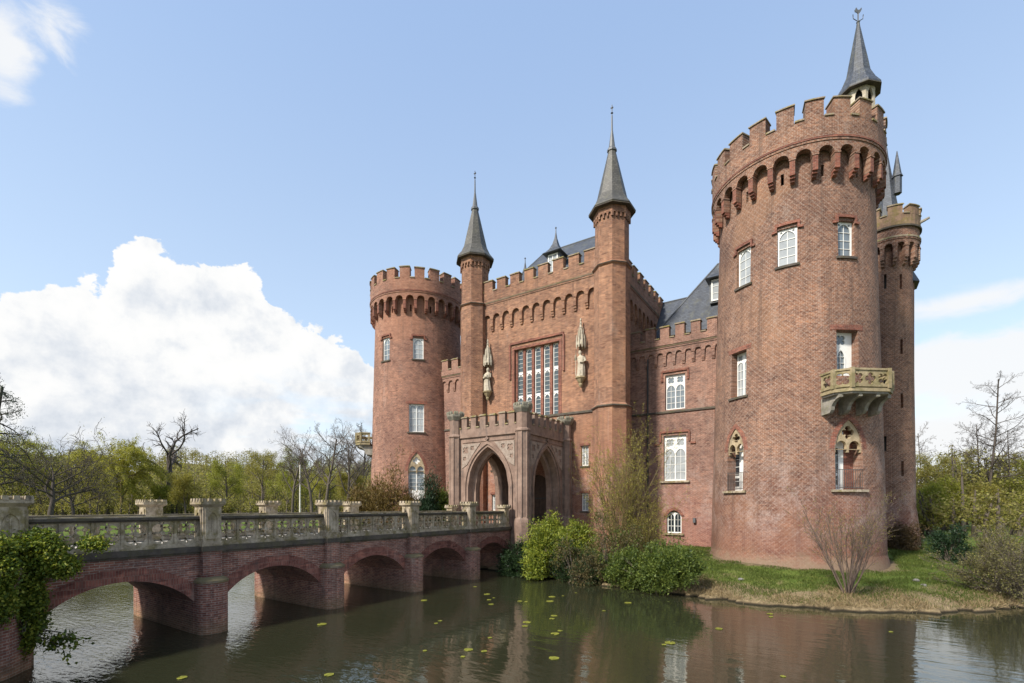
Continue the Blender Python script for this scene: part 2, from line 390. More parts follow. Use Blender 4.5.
def top_of(op):
    k = op.get('kind', 'rect'); w = (op['s1']-op['s0'])/2; c = (op['s0']+op['s1'])/2
    if k == 'rect': return lambda s: op['zt']
    sp = op['spring']; h = op['zt']-sp
    def f(s):
        x = min(abs(s-c), w)
        if k == 'round': return sp+h*sqrt(max(0, 1-(x/w)**2))
        if k == 'segment':
            R = (w*w+h*h)/(2*h); return sp+sqrt(max(0, R*R-x*x))-(R-h)
        R = (w*w+h*h)/(2*w); return sp+sqrt(max(0, R*R-(x+R-w)**2))
    return f

def strip_wall(mb, f, s0, s1, z0, z1, ops, m, ds=.5, mrev=None, zlev=()):
    br = {round(s0, 4), round(s1, 4)}
    for o in ops:
        n = 1 if o.get('kind', 'rect') == 'rect' else o.get('n', 10)
        for i in range(n+1): br.add(round(o['s0']+(o['s1']-o['s0'])*i/n, 4))
    br = sorted(br); full = [br[0]]
    for a, b in zip(br, br[1:]):
        k = max(1, int(math.ceil((b-a)/ds-1e-6)))
        full += [a+(b-a)*i/k for i in range(1, k+1)]
    mrev = mrev or m
    for a, b in zip(full, full[1:]):
        if b-a < 1e-5: continue
        mid = (a+b)/2; ca_, cb_ = z0, z0
        for o in sorted([o for o in ops if o['s0'] < mid < o['s1']], key=lambda o: o['zb']):
            t = top_of(o); zb = o['zb']; d = o.get('depth', .3)
            if zb > min(ca_, cb_)+1e-4: mb.face([f(a, ca_, 0), f(b, cb_, 0), f(b, zb, 0), f(a, zb, 0)], m)
            ta, tb = t(a), t(b)
            mb.face([f(a, ta, 0), f(b, tb, 0), f(b, tb, d), f(a, ta, d)], mrev)
            if not o.get('open'): mb.face([f(a, zb, 0), f(b, zb, 0), f(b, zb, d), f(a, zb, d)], mrev)
            if o.get('back'): mb.face([f(a, zb, d), f(b, zb, d), f(b, tb, d), f(a, ta, d)], o['back'])
            ca_, cb_ = ta, tb
        if z1 > min(ca_, cb_)+1e-4: mb.face([f(a, ca_, 0), f(b, cb_, 0), f(b, z1, 0), f(a, z1, 0)], m)
    for o in ops:
        t = top_of(o); d = o.get('depth', .3)
        for s in (o['s0'], o['s1']):
            mb.face([f(s, o['zb'], 0), f(s, t(s), 0), f(s, t(s), d), f(s, o['zb'], d)], mrev)

def battlement(f, s0, s1, z0, zc, zt, n, d0, d1, m, mc, gap=.42, phase=0., seg=2, closed=False, sub=1):
    """parapet wall z0..zc and n merlons up to zt, with copings and crenel sills"""
    mb = MB(); L = s1-s0; p = L/n
    mb.fbox(f, s0, s1, z0, zc, d0, d1, m, n=max(1, n*sub))
    ch = .1
    for i in range(n):
        a = s0+p*(i+phase+gap/2)+rnd.uniform(-.035, .035); b = s0+p*(i+1+phase-gap/2)+rnd.uniform(-.035, .035); zt0 = zt; zt = zt+rnd.uniform(-.05, .04)
        mb.fbox(f, a, b, zc-.01, zt-ch, d0-.004, d1+.004, m, n=seg)
        mb.fbox(f, a-.05, b+.05, zt-ch, zt-.035, d0-.07, d1+.07, mc, n=seg, z1b=zt-.035)
        mb.fbox(f, a-.01, b+.01, zt-.036, zt+.02, d0+.0, d1-.05, mc, n=seg)
        zt = zt0
        if closed or i < n-1:
            mb.fbox(f, b+.03, s0+p*(i+1+phase+gap/2)-.04, zc+.002, zc+.09, d0-.06, d1+.05, mc, n=max(1, seg-1), z1b=zc+.13)
    if not closed:
        for a, b in ((s0, s0+p*(phase+gap/2)), (s0+p*(n+phase-gap/2), s1)):
            if b-a > .12: mb.fbox(f, a+.02, b-.02, zc+.002, zc+.09, d0-.06, d1+.05, mc)
    return mb

def corbel_table(f, s0, s1, n, zb, zs, zt, proj, m, mb_m, zdrop, frac=.66, ds=.3, cm='coping'):
    """projecting band with round arches on brackets; f has d=0 on the wall face"""
    mb = MB(); p = (s1-s0)/n; w = p*frac; g = lambda s, z, d=0.: f(s, z, d-proj)
    ops = []
    for i in range(n):
        c = s0+p*(i+.5); ops.append(dict(s0=c-w/2, s1=c+w/2, zb=zb, zt=zs+w/2, spring=zs, kind='round', depth=proj-.003, open=True, n=8))
    strip_wall(mb, g, s0, s1, zb, zt, ops, m, ds)
    # moulded ring on each arch head
    for i in range(n+1):
        a = s0+p*i-(p-w)/2; b = s0+p*i+(p-w)/2
        a = max(a, s0); b = min(b, s1)
        if b-a < .03: continue
        mb.fbox(g, a+.004, b-.004, zb, zs-.04, -.02, proj, mb_m)
        mb.fbox(g, a+.006, b-.006, zb-zdrop*.5, zb-.002, proj*.2, proj, mb_m, z0b=zb-zdrop*.5-.05)
        mb.fbox(g, a+.02, b-.02, zb-zdrop, zb-zdrop*.5-.004, proj*.5, proj, mb_m, z0b=zb-zdrop-.06)
        mb.fbox(g, a-.03, b+.03, zs-.06, zs+.02, -.05, proj, m)
    mb.fbox(g, s0, s1, zt-.02, zt+.1, -.08, proj+.25, cm, n=max(2, n*2))
    mb.fbox(g, s0, s1, zt-.14, zt-.03, -.05, .1, m, n=max(2, n*2))
    return mb

# windows ------------------------------------------------------------
def window(name, parent, fr, w, h, cols=2, rows=3, head=.42, glass='gmid', style='lancet', bars=True):
    """white timber window, x from -w/2..w/2, y 0..h, fr = frame at its plane"""
    mb = MB(); b = .075; mu = .055; x0, x1 = -w/2+.015, w/2-.015
    holes = []; cw = (x1-x0-2*b-(cols-1)*mu*1.3)/cols
    yh = h-head if head else h-b
    for c in range(cols):
        a = x0+b+c*(cw+mu*1.3); e = a+cw
        if style == 'lancet':
            holes.append(lancet(a+.005, e-.005, b+.02, yh-b*.5-cw*.62, yh-b*.5))
            if not head:
                for sg in (-1, 1): holes.append(circ((a+e)/2+sg*cw*.37, yh-b*.5-cw*.07, cw*.085, 7))
        else: holes.append(rect(a, e, b, yh-b*.5))
        if head:
            cx = (a+e)/2; r = min(cw*.46, head*.40)
            if style == 'lancet':
                holes.append(quatrefoil(cx, yh+(head-b)*.5, r*1.02, pi/4, 5))
            else: holes.append(rect(a, e, yh+mu*.3, h-b))
    mb.plate(fr, rect(x0, x1, .01, h-.01), holes, .0, .07, 'white')
    mb.face([fr(x0+.01, .02, .05), fr(x1-.01, .02, .05), fr(x1-.01, h-.02, .05), fr(x0+.01, h-.02, .05)], glass)
    if bars:
        for c in range(cols):
            a = x0+b+c*(cw+mu*1.3); e = a+cw
            for r in range(1, rows):
                y = b+(yh-b*1.5)*r/rows; mb.plate(fr, rect(a, e, y-.014, y+.014), [], .02, .045, 'white')
            mb.plate(fr, rect((a+e)/2-.012, (a+e)/2+.012, b, yh-b*.6), [], .022, .047, 'white')
    return mb.build(name, parent)

# =================================================================== CASTLE
castle = empty('castle', (-16, 40, 1.5), 'red brick moated castle with round battlemented towers and slate spires', 'castle')

RT = (-2.14, 35.93); LT = (-35.6, 36.3)
RZ = lambda z: 4.86-.0265*(max(z, 0)-1)
RREF = 4.6
def ang(deg): return radians(deg % 360)*RREF
CUT = 100.     # seam angle at the back of the towers
def sdeg(d):
    d = d % 360
    return radians(d if d >= CUT else d+360)*RREF

def tower(c, wins, m, label, nmer, narch, phm, name):
    f = cylf(c, RREF, RZ); s0, s1 = radians(CUT)*RREF, radians(CUT+360)*RREF
    mb = MB(); ops = []
    for wd in wins:
        sc = sdeg(wd['a']); w = wd['w']*RREF/RZ(wd['z0'])
        ops.append(dict(s0=sc-w/2, s1=sc+w/2, zb=wd['z0'], zt=wd['z1'], depth=wd.get('depth', .3), kind=wd.get('kind', 'rect'), spring=wd.get('spring', 0)))
    pit = (s1-s0)/narch
    for i in range(0, narch, 2):
        sc = s0+pit*(i+.5); ops.append(dict(s0=sc-.085, s1=sc+.085, zb=22.75, zt=23.4, depth=.4))
    zs = [1.9, 24.6]
    strip_wall(mb, f, s0, s1, 1.6, 24.55, ops, m, .3)
    # battered foot
    n = 96
    for i in range(n):
        a, b = s0+(s1-s0)*i/n, s0+(s1-s0)*(i+1)/n
        zz = [(-.6, -.30), (.6, -.20), (1.1, -.10), (1.6, 0)]
        for (za, da), (zb_, db) in zip(zz, zz[1:]): mb.face([f(a, za, da), f(b, za, da), f(b, zb_, db), f(a, zb_, db)], m)
    body = mb.build(name, castle, cyl=(c[0], c[1], RREF, radians(CUT)-2*pi)); body['label'] = label
    # floors (dark inside, open platform on top)
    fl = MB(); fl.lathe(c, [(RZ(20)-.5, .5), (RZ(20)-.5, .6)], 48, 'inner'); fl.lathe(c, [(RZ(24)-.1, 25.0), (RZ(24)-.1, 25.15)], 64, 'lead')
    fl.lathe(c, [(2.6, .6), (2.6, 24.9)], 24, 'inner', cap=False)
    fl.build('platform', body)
    f2 = lambda s, z, d=0.: f(s, 23.5, d) if False else (c[0]+(4.35-d)*cos(s/RREF), c[1]+(4.35-d)*sin(s/RREF), z)
    cb = corbel_table(f2, s0, s1, narch, 22.88, 23.75, 24.55, .40, m, 'redbr', .26, frac=.75, ds=.15, cm='redbr')
    cb.build('corbel_table', body, cyl=(c[0], c[1], RREF, radians(CUT)-2*pi))
    bt = battlement(lambda s, z, d=0.: f2(s, z, d), s0, s1, 24.655, 25.72, 26.8, nmer, -.42, .32, m, 'coping', gap=.36, phase=phm, seg=4, closed=True, sub=5)
    bt.build('battlement', body, cyl=(c[0], c[1], RREF, radians(CUT)-2*pi))
    # windows
    for wd in wins:
        sc = sdeg(wd['a']); z0 = wd['z0']; h = wd['z1']-z0; w = wd['w']; dp = wd.get('depth', .3)
        k = wd['type']; loc = lambda s, z, d=0.: f(s, z0, d) if False else f(s, z, d)
        fr0 = frame_at(f, sc, z0, 0)
        lf = lambda x, y, d=0., fr0=fr0: fr0(x, y, d)
        sag = RZ(z0)-sqrt(RZ(z0)**2-(w/2)**2)
        fr = lambda x, y, d=0., dd=dp+sag-.16: lf(x, y, d+dd)
        if k in ('upper', 'mid'):
            window('window', body, fr, w, h, 2 if k == 'mid' else wd.get('cols', 1), 4, .0 if wd.get('nohead') or k == 'upper' else .5, wd.get('glass', 'gmid'), wd.get('style', 'lancet'))
            sl = MB(); sl.fbox(f, sc-w/2-.14, sc+w/2+.14, z0-.13, z0-.004, -.09, .25, 'darkst', 4, z1b=z0-.002); sl.build('window_sill', body)
            if k == 'upper':
                hm = MB(); hw = w/2+.16
                hm.fbox(f, sc-hw, sc+hw, wd['z1']+.16, wd['z1']+.31, -.11, .02, 'redbr', 5)
                for sg in (-1, 1):
                    a = sc+sg*hw; hm.fbox(f, min(a, a-sg*.13), max(a, a-sg*.13), wd['z1']-.14, wd['z1']+.158, -.108, .02, 'redbr')
                    hm.fbox(f, min(a-sg*.002, a+sg*.16), max(a-sg*.002, a+sg*.16), wd['z1']-.16, wd['z1']-.03, -.105, .02, 'redbr')
                hm.build('hood_mould', body)
            else:
                hm = MB(); hm.fbox(f, sc-w/2-.3, sc+w/2+.3, wd['z1']+.01, wd['z1']+.28, -.02, .02, 'redbr', 6); hm.build('window_lintel', body)
        elif k == 'door':
            d = MB()
            d.plate(fr, rect(-w/2+.01, w/2-.01, 0, h-.01), [quatrefoil(-.08, h-.42, .33, pi/4, 6), lancet(-.32, .18, .15, h-1.45, h-.95)], 0, .08, 'white')
            d.plate(fr, [(p[0], p[1]) for p in lancet(-.36, .22, .1, h-1.45, h-.9)], [lancet(-.29, .15, .2, h-1.45, h-.99)], -.03, -.001, 'white')
            d.face([fr(-w/2, 0, .06), fr(w/2, 0, .06), fr(w/2, h, .06), fr(-w/2, h, .06)], 'gmid')
            for y in (.5, .85, 1.2): d.plate(fr, rect(-.32, .18, y-.012, y+.012), [], .015, .045, 'white')
            d.plate(fr, rect(-.082, -.058, .15, h-1.0), [], .017, .047, 'white')
            d.build('balcony_door', body)
            hm = MB(); hm.fbox(f, sc-w/2-.35, sc+w/2+.35, wd['z1']+.01, wd['z1']+.3, -.02, .02, 'redbr', 6); hm.build('door_lintel', body)
        elif k == 'gothic':
            sp = wd['spring']-z0
            g = MB()
            # tracery head in pale stone
            o = lancet(-w/2+.005, w/2-.005, sp-.05, sp, h-.005, 9)
            hs = [quatrefoil(0, sp+(h-sp)*.56, w*.235, 0, 6)]
            for sg in (-1, 1): hs.append(lancet(sg*w*.235-w*.195, sg*w*.235+w*.195, sp-.02, sp+.1, sp+.44, 5))
            fr1 = lambda x, y, d=0.: lf(x, y, d+.12+sag)
            g.plate(fr1, o, hs, 0, .2, 'tracery')
            for sg in (-1, 0, 1): g.plate(fr1, [(sg*w*.46-.07, sp-.2), (sg*w*.46+.07, sp-.2), (sg*w*.46+.05, sp), (sg*w*.46-.05, sp)], [], .01, .19, 'tracery')
            g.build('tracery', body)
            dd = MB(); W2 = w/2-.01
            if wd.get('closed'):
                dd.plate(fr, lancet(-W2, W2, 0, sp, h-.02), [lancet(-W2+.1, -.05, .9, sp, sp+.45), lancet(.05, W2-.1, .9, sp, sp+.45)], 0, .07, 'white')
                dd.face([fr(-W2, .85, .05), fr(W2, .85, .05), fr(W2, sp+.5, .05), fr(-W2, sp+.5, .05)], 'gmid')
                for y in np.arange(1.25, sp+.2, .38): dd.plate(fr, rect(-W2+.1, W2-.1, y-.013, y+.013), [], .02, .045, 'white')
            else:
                xs = -W2+w*.56
                dd.plate(fr, rect(-W2, xs, 0, h-.6), [rect(-W2+.07, xs-.30, .95, sp+.1), rect(-W2+.07, xs-.30, .28, .8)], 0, .07, 'white')
                dd.face([fr(-W2, .2, .05), fr(xs-.2, .2, .05), fr(xs-.2, sp+.2, .05), fr(-W2, sp+.2, .05)], 'gdark')
                dd.plate(fr, [(xs, 0), (W2, 0)]+[p for p in lancet(-W2, W2, 0, sp, h-.02)[2:] if p[0] > -W2*.2]+[(xs, h-.6)], [], .02, .1, 'redbr')
                for y in np.arange(.6, sp, .45): dd.plate(fr, rect(-W2+.07, xs-.3, y-.012, y+.012), [], .02, .045, 'white')
            dd.build('window', body)
            sl = MB(); sl.fbox(f, sc-w/2-.2, sc+w/2+.2, z0-.13, z0-.004, -.14, .3, 'stone', 4, z1b=z0-.002); sl.build('window_sill', body)
            if not wd.get('closed'):
                rl = MB(); n = 13
                for i in range(n):
                    x = -w/2+.04+(w-.08)*i/(n-1); rl.tube([lf(x, .05, sag+.05), lf(x, 1.1, sag+.05)], .016, 'rail', 4)
                for y in (.12, 1.1): rl.tube([lf(-w/2+.01, y, sag+.05), lf(w/2-.01, y, sag+.05)], .018, 'rail', 5)
                rl.build('railing', body)
            vs = MB(); o1 = lancet(-w/2-.26, w/2+.26, sp, sp+.001, h+.3, 10)
            lo = lancet(-w/2, w/2, sp-.3, sp, h, 10)
            fa = lambda x, y, d=0.: f(sc+x, z0+y, d-.006)
            m_ = len(lo)
            out = o1[2:]; inn = lo[2:]
            for i in range(len(out)-1):
                vs.face([fa(*inn[i]), fa(*inn[i+1]), fa(*out[i+1]), fa(*out[i])], 'redbr')
            vs.build('arch_ring', body, cyl=(c[0], c[1], RREF, radians(CUT)-2*pi))
    return body, f

TB = []
rt, frt = tower(RT, [
    dict(a=237.5, w=.98, z0=17.75, z1=20.0, type='upper', depth=.34, glass='gpale'),
    dict(a=270, w=1.0, z0=18.08, z1=20.2, type='upper', depth=.3, glass='gpale'),
    dict(a=309.6, w=.98, z0=18.2, z1=20.2, type='upper', depth=.34, glass='gmid'),
    dict(a=234.5, w=1.15, z0=11.05, z1=13.8, type='mid', depth=.62, glass='gpale'),
    dict(a=309.2, w=1.32, z0=11.55, z1=14.1, type='door', depth=.62),
    dict(a=232.8, w=1.3, z0=5.33, z1=9.15, spring=7.75, kind='pointed', type='gothic', depth=.75),
    dict(a=308.8, w=1.66, z0=5.30, z1=9.15, spring=7.55, kind='pointed', type='gothic', depth=.75),
    ], 'tower', 'great round tower with stone balcony and lantern spire', 21, 27, .36, 'round_tower')
lt, flt = tower(LT, [
    dict(a=270, w=1.0, z0=18.3, z1=20.5, type='upper', depth=.34, glass='gmid'),
    dict(a=314.3, w=1.0, z0=18.25, z1=20.25, type='upper', depth=.3, glass='gpale'),
    dict(a=312.2, w=1.45, z0=11.34, z1=14.0, type='mid', depth=.4, glass='gpale', nohead=True),
    dict(a=312.2, w=1.55, z0=5.0, z1=9.4, spring=7.7, kind='pointed', type='gothic', depth=.4, closed=True),
    dict(a=222, w=1.2, z0=11.2, z1=13.9, type='door', depth=.5),
    ], 'towerfar', 'far round tower beside the bridge end', 21, 29, .1, 'round_tower')

def balcony(body, f, adeg, zf, pr, hw, c):
    """pierced stone balcony on curved corbels"""
    sc = sdeg(adeg); fr0 = frame_at(f, sc, 0, 0); mb = MB()
    fr = lambda x, y, z: fr0(x, z, -y)         # x along, y outwards, z up
    pts = [(-hw, -.25), (-hw, pr*.55), (-hw*.62, pr), (hw*.62, pr), (hw, pr*.55), (hw, -.25)]
    def slab(z0, z1, grow, m):
        q = [(x*(1+grow/hw), y+(grow if y > 0 else 0)) for x, y in pts]
        a = [fr(x, y, z0) for x, y in q]; b = [fr(x, y, z1) for x, y in q]
        mb.face(list(reversed(a)), m); mb.face(b, m)
        for i in range(len(q)):
            j = (i+1) % len(q); mb.face([a[i], a[j], b[j], b[i]], m)
    slab(zf-.16, zf, .05, 'balc'); slab(zf-.26, zf-.162, -.03, 'greyst'); slab(zf, zf+.08, -.02, 'balc')
    H = .86
    for i in range(5):
        (xa, ya), (xb, yb) = pts[i], pts[i+1]
        L = hypot(xb-xa, yb-ya); tx, ty = (xb-xa)/L, (yb-ya)/L; nx, ny = ty, -tx
        pf = lambda x, y, d=0., xa=xa, ya=ya, tx=tx, ty=ty, nx=nx, ny=ny: fr(xa+tx*x+nx*d, ya+ty*x+ny*d, zf+.08+y)
        n = max(1, int(round(L/.82))); hs = []
        for k in range(n):
            cx = L*(k+.5)/n; r = min(L/n*.48, .37)
            hs.append(quatrefoil(cx, H*.5, r, 0 if k % 2 else pi/4, 6))
        mb.plate(pf, rect(0, L, 0, H), hs, 0, .11, 'balc')
        mb.plate(pf, rect(-.05, L+.05, H+.001, H+.10), [], -.05, .16, 'balc')
        mb.plate(pf, rect(-.02, L+.02, .0, .09), [], -.04, .15, 'balc')
    for (x, y) in pts[1:5]:
        mb.mesh8([fr(x+a*.09, y+b*.09, zf+e) for e in (.02, H+.2) for a, b in ((-1, -1), (1, -1), (1, 1), (-1, 1))], 'balc')
    for x in (-hw*.82, -hw*.3, hw*.3, hw*.82):     # curved corbels
        pr2 = pr*(.72 if abs(x) > hw*.5 else .95); zs = zf-.26; D = .32 if abs(x) > hw*.5 else .1
        prof = [(-D-.2, zs), (pr2, zs), (pr2, zs-.14), (pr2*.70, zs-.2), (pr2*.46, zs-.34), (pr2*.32, zs-.52), (pr2*.28, zs-.72), (pr2*.12, zs-.86), (-D-.2, zs-.9)]
        n = len(prof); k = mb.mi('greyst'); b = len(mb.V)
        for e in (-.10, .10): mb.V.extend([fr(x+e, y, z) for y, z in prof])
        mb.F.append(tuple(range(b, b+n))); mb.I.append(k); mb.F.append(tuple(reversed(range(b+n, b+2*n)))); mb.I.append(k)
        for i in range(n):
            j = (i+1) % n; mb.F.append((b+i, b+j, b+n+j, b+n+i)); mb.I.append(k)
    return mb.build('balcony', body)
balcony(rt, frt, 309.0, 10.52, 1.15, 1.66, RT)
balcony(lt, flt, 222, 10.6, 1.15, 1.6, LT)

# lantern spire on the great tower
LN = (1.33, 36.85)
def vane(mb, c, z, h=1.):
    mb.tube([(c[0], c[1], z), (c[0], c[1], z+h)], .03, 'iron', 5)
    mb.lathe(c, [(.02, z+h*.25), (.1, z+h*.32), (.02, z+h*.4)], 8, 'iron')
mb = MB()
mb.lathe(LN, [(.92, 24.6), (.92, 28.3)], 8, 'pale', pi/8)
for i in range(8):
    a = pi/8+i*pi/4; b = a+pi/4; R = .9
    p0 = Vector((LN[0]+R*cos(a), LN[1]+R*sin(a))); p1 = Vector((LN[0]+R*cos(b), LN[1]+R*sin(b))); t = (p1-p0); L = t.length; t /= L; nn = Vector((t.y, -t.x))
    pf = lambda x, y, d=0., p0=p0, t=t, nn=nn: (p0.x+t.x*x-nn.x*d, p0.y+t.y*x-nn.y*d, 28.2+y)
    mb.plate(pf, rect(0, L, 0, 1.75), [lancet(.16, L-.16, .15, 1.0, 1.5, 5)], 0, .12, 'pale')
mb.lathe(LN, [(.55, 28.2), (.55, 29.9)], 8, 'iron', pi/8)
ls = mb.build('lantern', rt)
mb = MB(); mb.lathe(LN, [(1.22, 29.8), (1.20, 29.95), (.92, 30.4), (.66, 31.0), (.56, 31.6), (.11, 34.1), (.09, 34.3)], 8, 'slate', pi/8)
mb.lathe(LN, [(1.23, 29.76), (1.23, 29.81)], 8, 'darkst', pi/8)
mb.build('lantern_spire', rt)
mb = MB(); mb.tube([(LN[0], LN[1], 34.2), (LN[0], LN[1], 34.95)], .035, 'iron', 5)
for sg in (-1, 1):
    mb.tube([(LN[0]+sg*.05*ca, LN[1]+sg*.05*sa, 34.45), (LN[0]+sg*.3*ca, LN[1]+sg*.3*sa, 34.6), (LN[0]+sg*.32*ca, LN[1]+sg*.32*sa, 34.85)], .025, 'iron', 4)
# cockerel
fr = lambda x, y, d=0.: (LN[0]+.62*x*ca-d*sa, LN[1]+.62*x*sa+d*ca, 34.92+y*.7)
mb.plate(fr, [(-.32, .14), (-.16, .1), (-.05, .0), (.08, .0), (.22, .12), (.36, .38), (.30, .52), (.16, .34), (.02, .3), (-.1, .36), (-.14, .5), (-.24, .48), (-.27, .34), (-.36, .3)], [], -.02, .02, 'lead')
mb.lathe(LN, [(.03, 34.25), (.11, 34.38), (.03, 34.5)], 8, 'lead')
mb.build('weathercock', rt)

# ------------------------------------------------------------------ gatehouse
GU0, GU1, GV0, GV1 = -26.6, -13.7, 34.2, 46.6
gf = flat(GU0, GV0, (1, 0)); gL = GU1-GU0
mb = MB()
def gs(u): return u-GU0
gops = [dict(s0=gs(-22.38), s1=gs(-18.12), zb=11.75, zt=17.55, depth=.5),
        dict(s0=gs(-16.2), s1=gs(-15.6), zb=7.5, zt=9.05, depth=.3), dict(s0=gs(-16.2), s1=gs(-15.6), zb=4.0, zt=5.4, depth=.3),
        dict(s0=gs(-24.75), s1=gs(-24.15), zb=7.5, zt=9.05, depth=.3), dict(s0=gs(-24.75), s1=gs(-24.15), zb=4.0, zt=5.4, depth=.3),
        dict(s0=gs(-22.0), s1=gs(-18.6), zb=3.0, zt=7.0, spring=5.2, kind='pointed', depth=.9)]
strip_wall(mb, gf, 0, gL, .2, 22., gops, 'gate', 1.)
gr = flat(GU1, GV0, (0, 1)); gl = flat(GU0, GV1, (0, -1)); gb = flat(GU1, GV1, (-1, 0)); gD = GV1-GV0
strip_wall(mb, gr, 0, gD, .2, 22., [], 'gate', 2.); strip_wall(mb, gl, 0, gD, .2, 22., [], 'gate', 2.); strip_wall(mb, gb, 0, gL, .2, 22., [], 'gate', 2.)
gate = mb.build('gatehouse', castle); gate['label'] = 'tall square gatehouse with two slim corner turrets'
# big window
mb = MB(); fr = frame_at(gf, gs(-20.25), 11.75, .3); W = 4.26; H = 5.8
nl = 5; lw = W/nl
for i in range(nl):
    x0 = -W/2+lw*i+.14; x1 = -W/2+lw*(i+1)-.14; w = x1-x0
    hs = []
    for (y0, y1) in ((.04, 1.84), (1.92, 3.80), (3.88, 5.76)):
        hs.append(lancet(x0+.065, x1-.065, y0+.03, y1-.40, y1-.07, 5))
    mb.plate(fr, rect(x0, x1, 0, H), hs, .02, .1, 'white')
    for (y0, y1) in ((.04, 1.84), (1.92, 3.80), (3.88, 5.76)):
        for sg in (-1, 1):
            mb.plate(fr, circ((x0+x1)/2+sg*w*.30, y1-.06, .045, 7), [], .012, .03, 'gdark')
    mb.face([fr(x0, 0, .07), fr(x1, 0, .07), fr(x1, H, .07), fr(x0, H, .07)], 'gateglass')
    for y_ in np.arange(.35, H, .36): mb.plate(fr, rect(x0, x1, y_-.011, y_+.011), [], .03, .06, 'white')
gw = mb.build('window', gate); gw['label'] = 'tall five-light traceried window above the porch'
mb = MB()
for i in range(nl+1):
    x = -W/2+lw*i; x = min(max(x, -W/2+.07), W/2-.07)
    mb.plate(fr, rect(x-.12, x+.12, 0, H), [], -.12, .12, 'redbr')
mb.build('mullions', gate)
mb = MB()
mb.plate(lambda x, y, d=0.: frame_at(gf, gs(-20.25), 11.75, 0)(x, y, d), rect(-2.55, 2.55, 6.25, 6.42), [], -.12, .02, 'redbr')
for sg in (-1, 1):
    mb.plate(frame_at(gf, gs(-20.25), 11.75, 0), rect(sg*2.55-.08, sg*2.55+.08, 3.35, 6.248), [], -.118, .02, 'redbr')
    mb.plate(frame_at(gf, gs(-20.25), 11.75, 0), rect(sg*2.24-.1, sg*2.24+.1, 0, 5.95), [], -.03, .02, 'redbr')
mb.plate(frame_at(gf, gs(-20.25), 11.75, 0), rect(-2.34, 2.34, 5.81, 6.0), [], -.034, .02, 'redbr')
mb.build('hood_mould', gate)
for u in (-15.9, -24.45):
    for z0, z1 in ((7.5, 9.05), (4.0, 5.4)):
        window('window', gate, frame_at(gf, gs(u), z0, .14), .6, z1-z0, 2, 3, 0, 'gmid', 'rect', True)
        sl = MB(); sl.fbox(gf, gs(u)-.42, gs(u)+.42, z1+.004, z1+.18, -.07, .1, 'redbr'); sl.build('window_lintel', gate)
        sl = MB(); sl.fbox(gf, gs(u)-.4, gs(u)+.4, z0-.12, z0-.004, -.07, .2, 'darkst'); sl.build('window_sill', gate)
# gate door
mb = MB(); fr = frame_at(gf, gs(-20.3), 3.0, .6); mb.plate(fr, lancet(-1.72, 1.72, 0, 2.2, 4.02), [], 0, .15, 'wood')
for i in range(9): mb.plate(fr, rect(-1.6+i*.38, -1.56+i*.38, .05, 2.3), [], -.03, .01, 'wood')
for y in (.5, 2.0): mb.plate(fr, rect(-1.5, 1.5, y, y+.09), [], -.045, .01, 'iron')
mb.build('gate_door', gate)
# string courses
mb = MB()
for f_, a, b in ((gf, 1.1, gL-1.1), (gr, 1.1, 3.8)):
    for z in (11.68,): mb.fbox(f_, a, b, z-.1, z+.05, -.1, .02, 'darkst', z1b=z+.1)
mb.build('string_course', gate)
for f_, a, b, n, nm in ((gf, 1.0, gL-1.0, 11, 8), (gr, 1.0, gD, 11, 8), (gl, 0, gD-1, 11, 8)):
    corbel_table(f_, a, b, n, 19.95, 20.62, 22.0, .22, 'gate', 'gate', .36, frac=.74, cm='stringst').build('corbel_table', gate)
    battlement(f_, a, b, 22.1, 22.98, 24.0, nm, -.24, .2, 'gate', 'coping', gap=.36, phase=0.).build('battlement', gate)
mb = MB(); mb.box(GU0+.1, GU1-.1, GV0+.1, GV1-.1, 22.02, 22.2, 'lead')
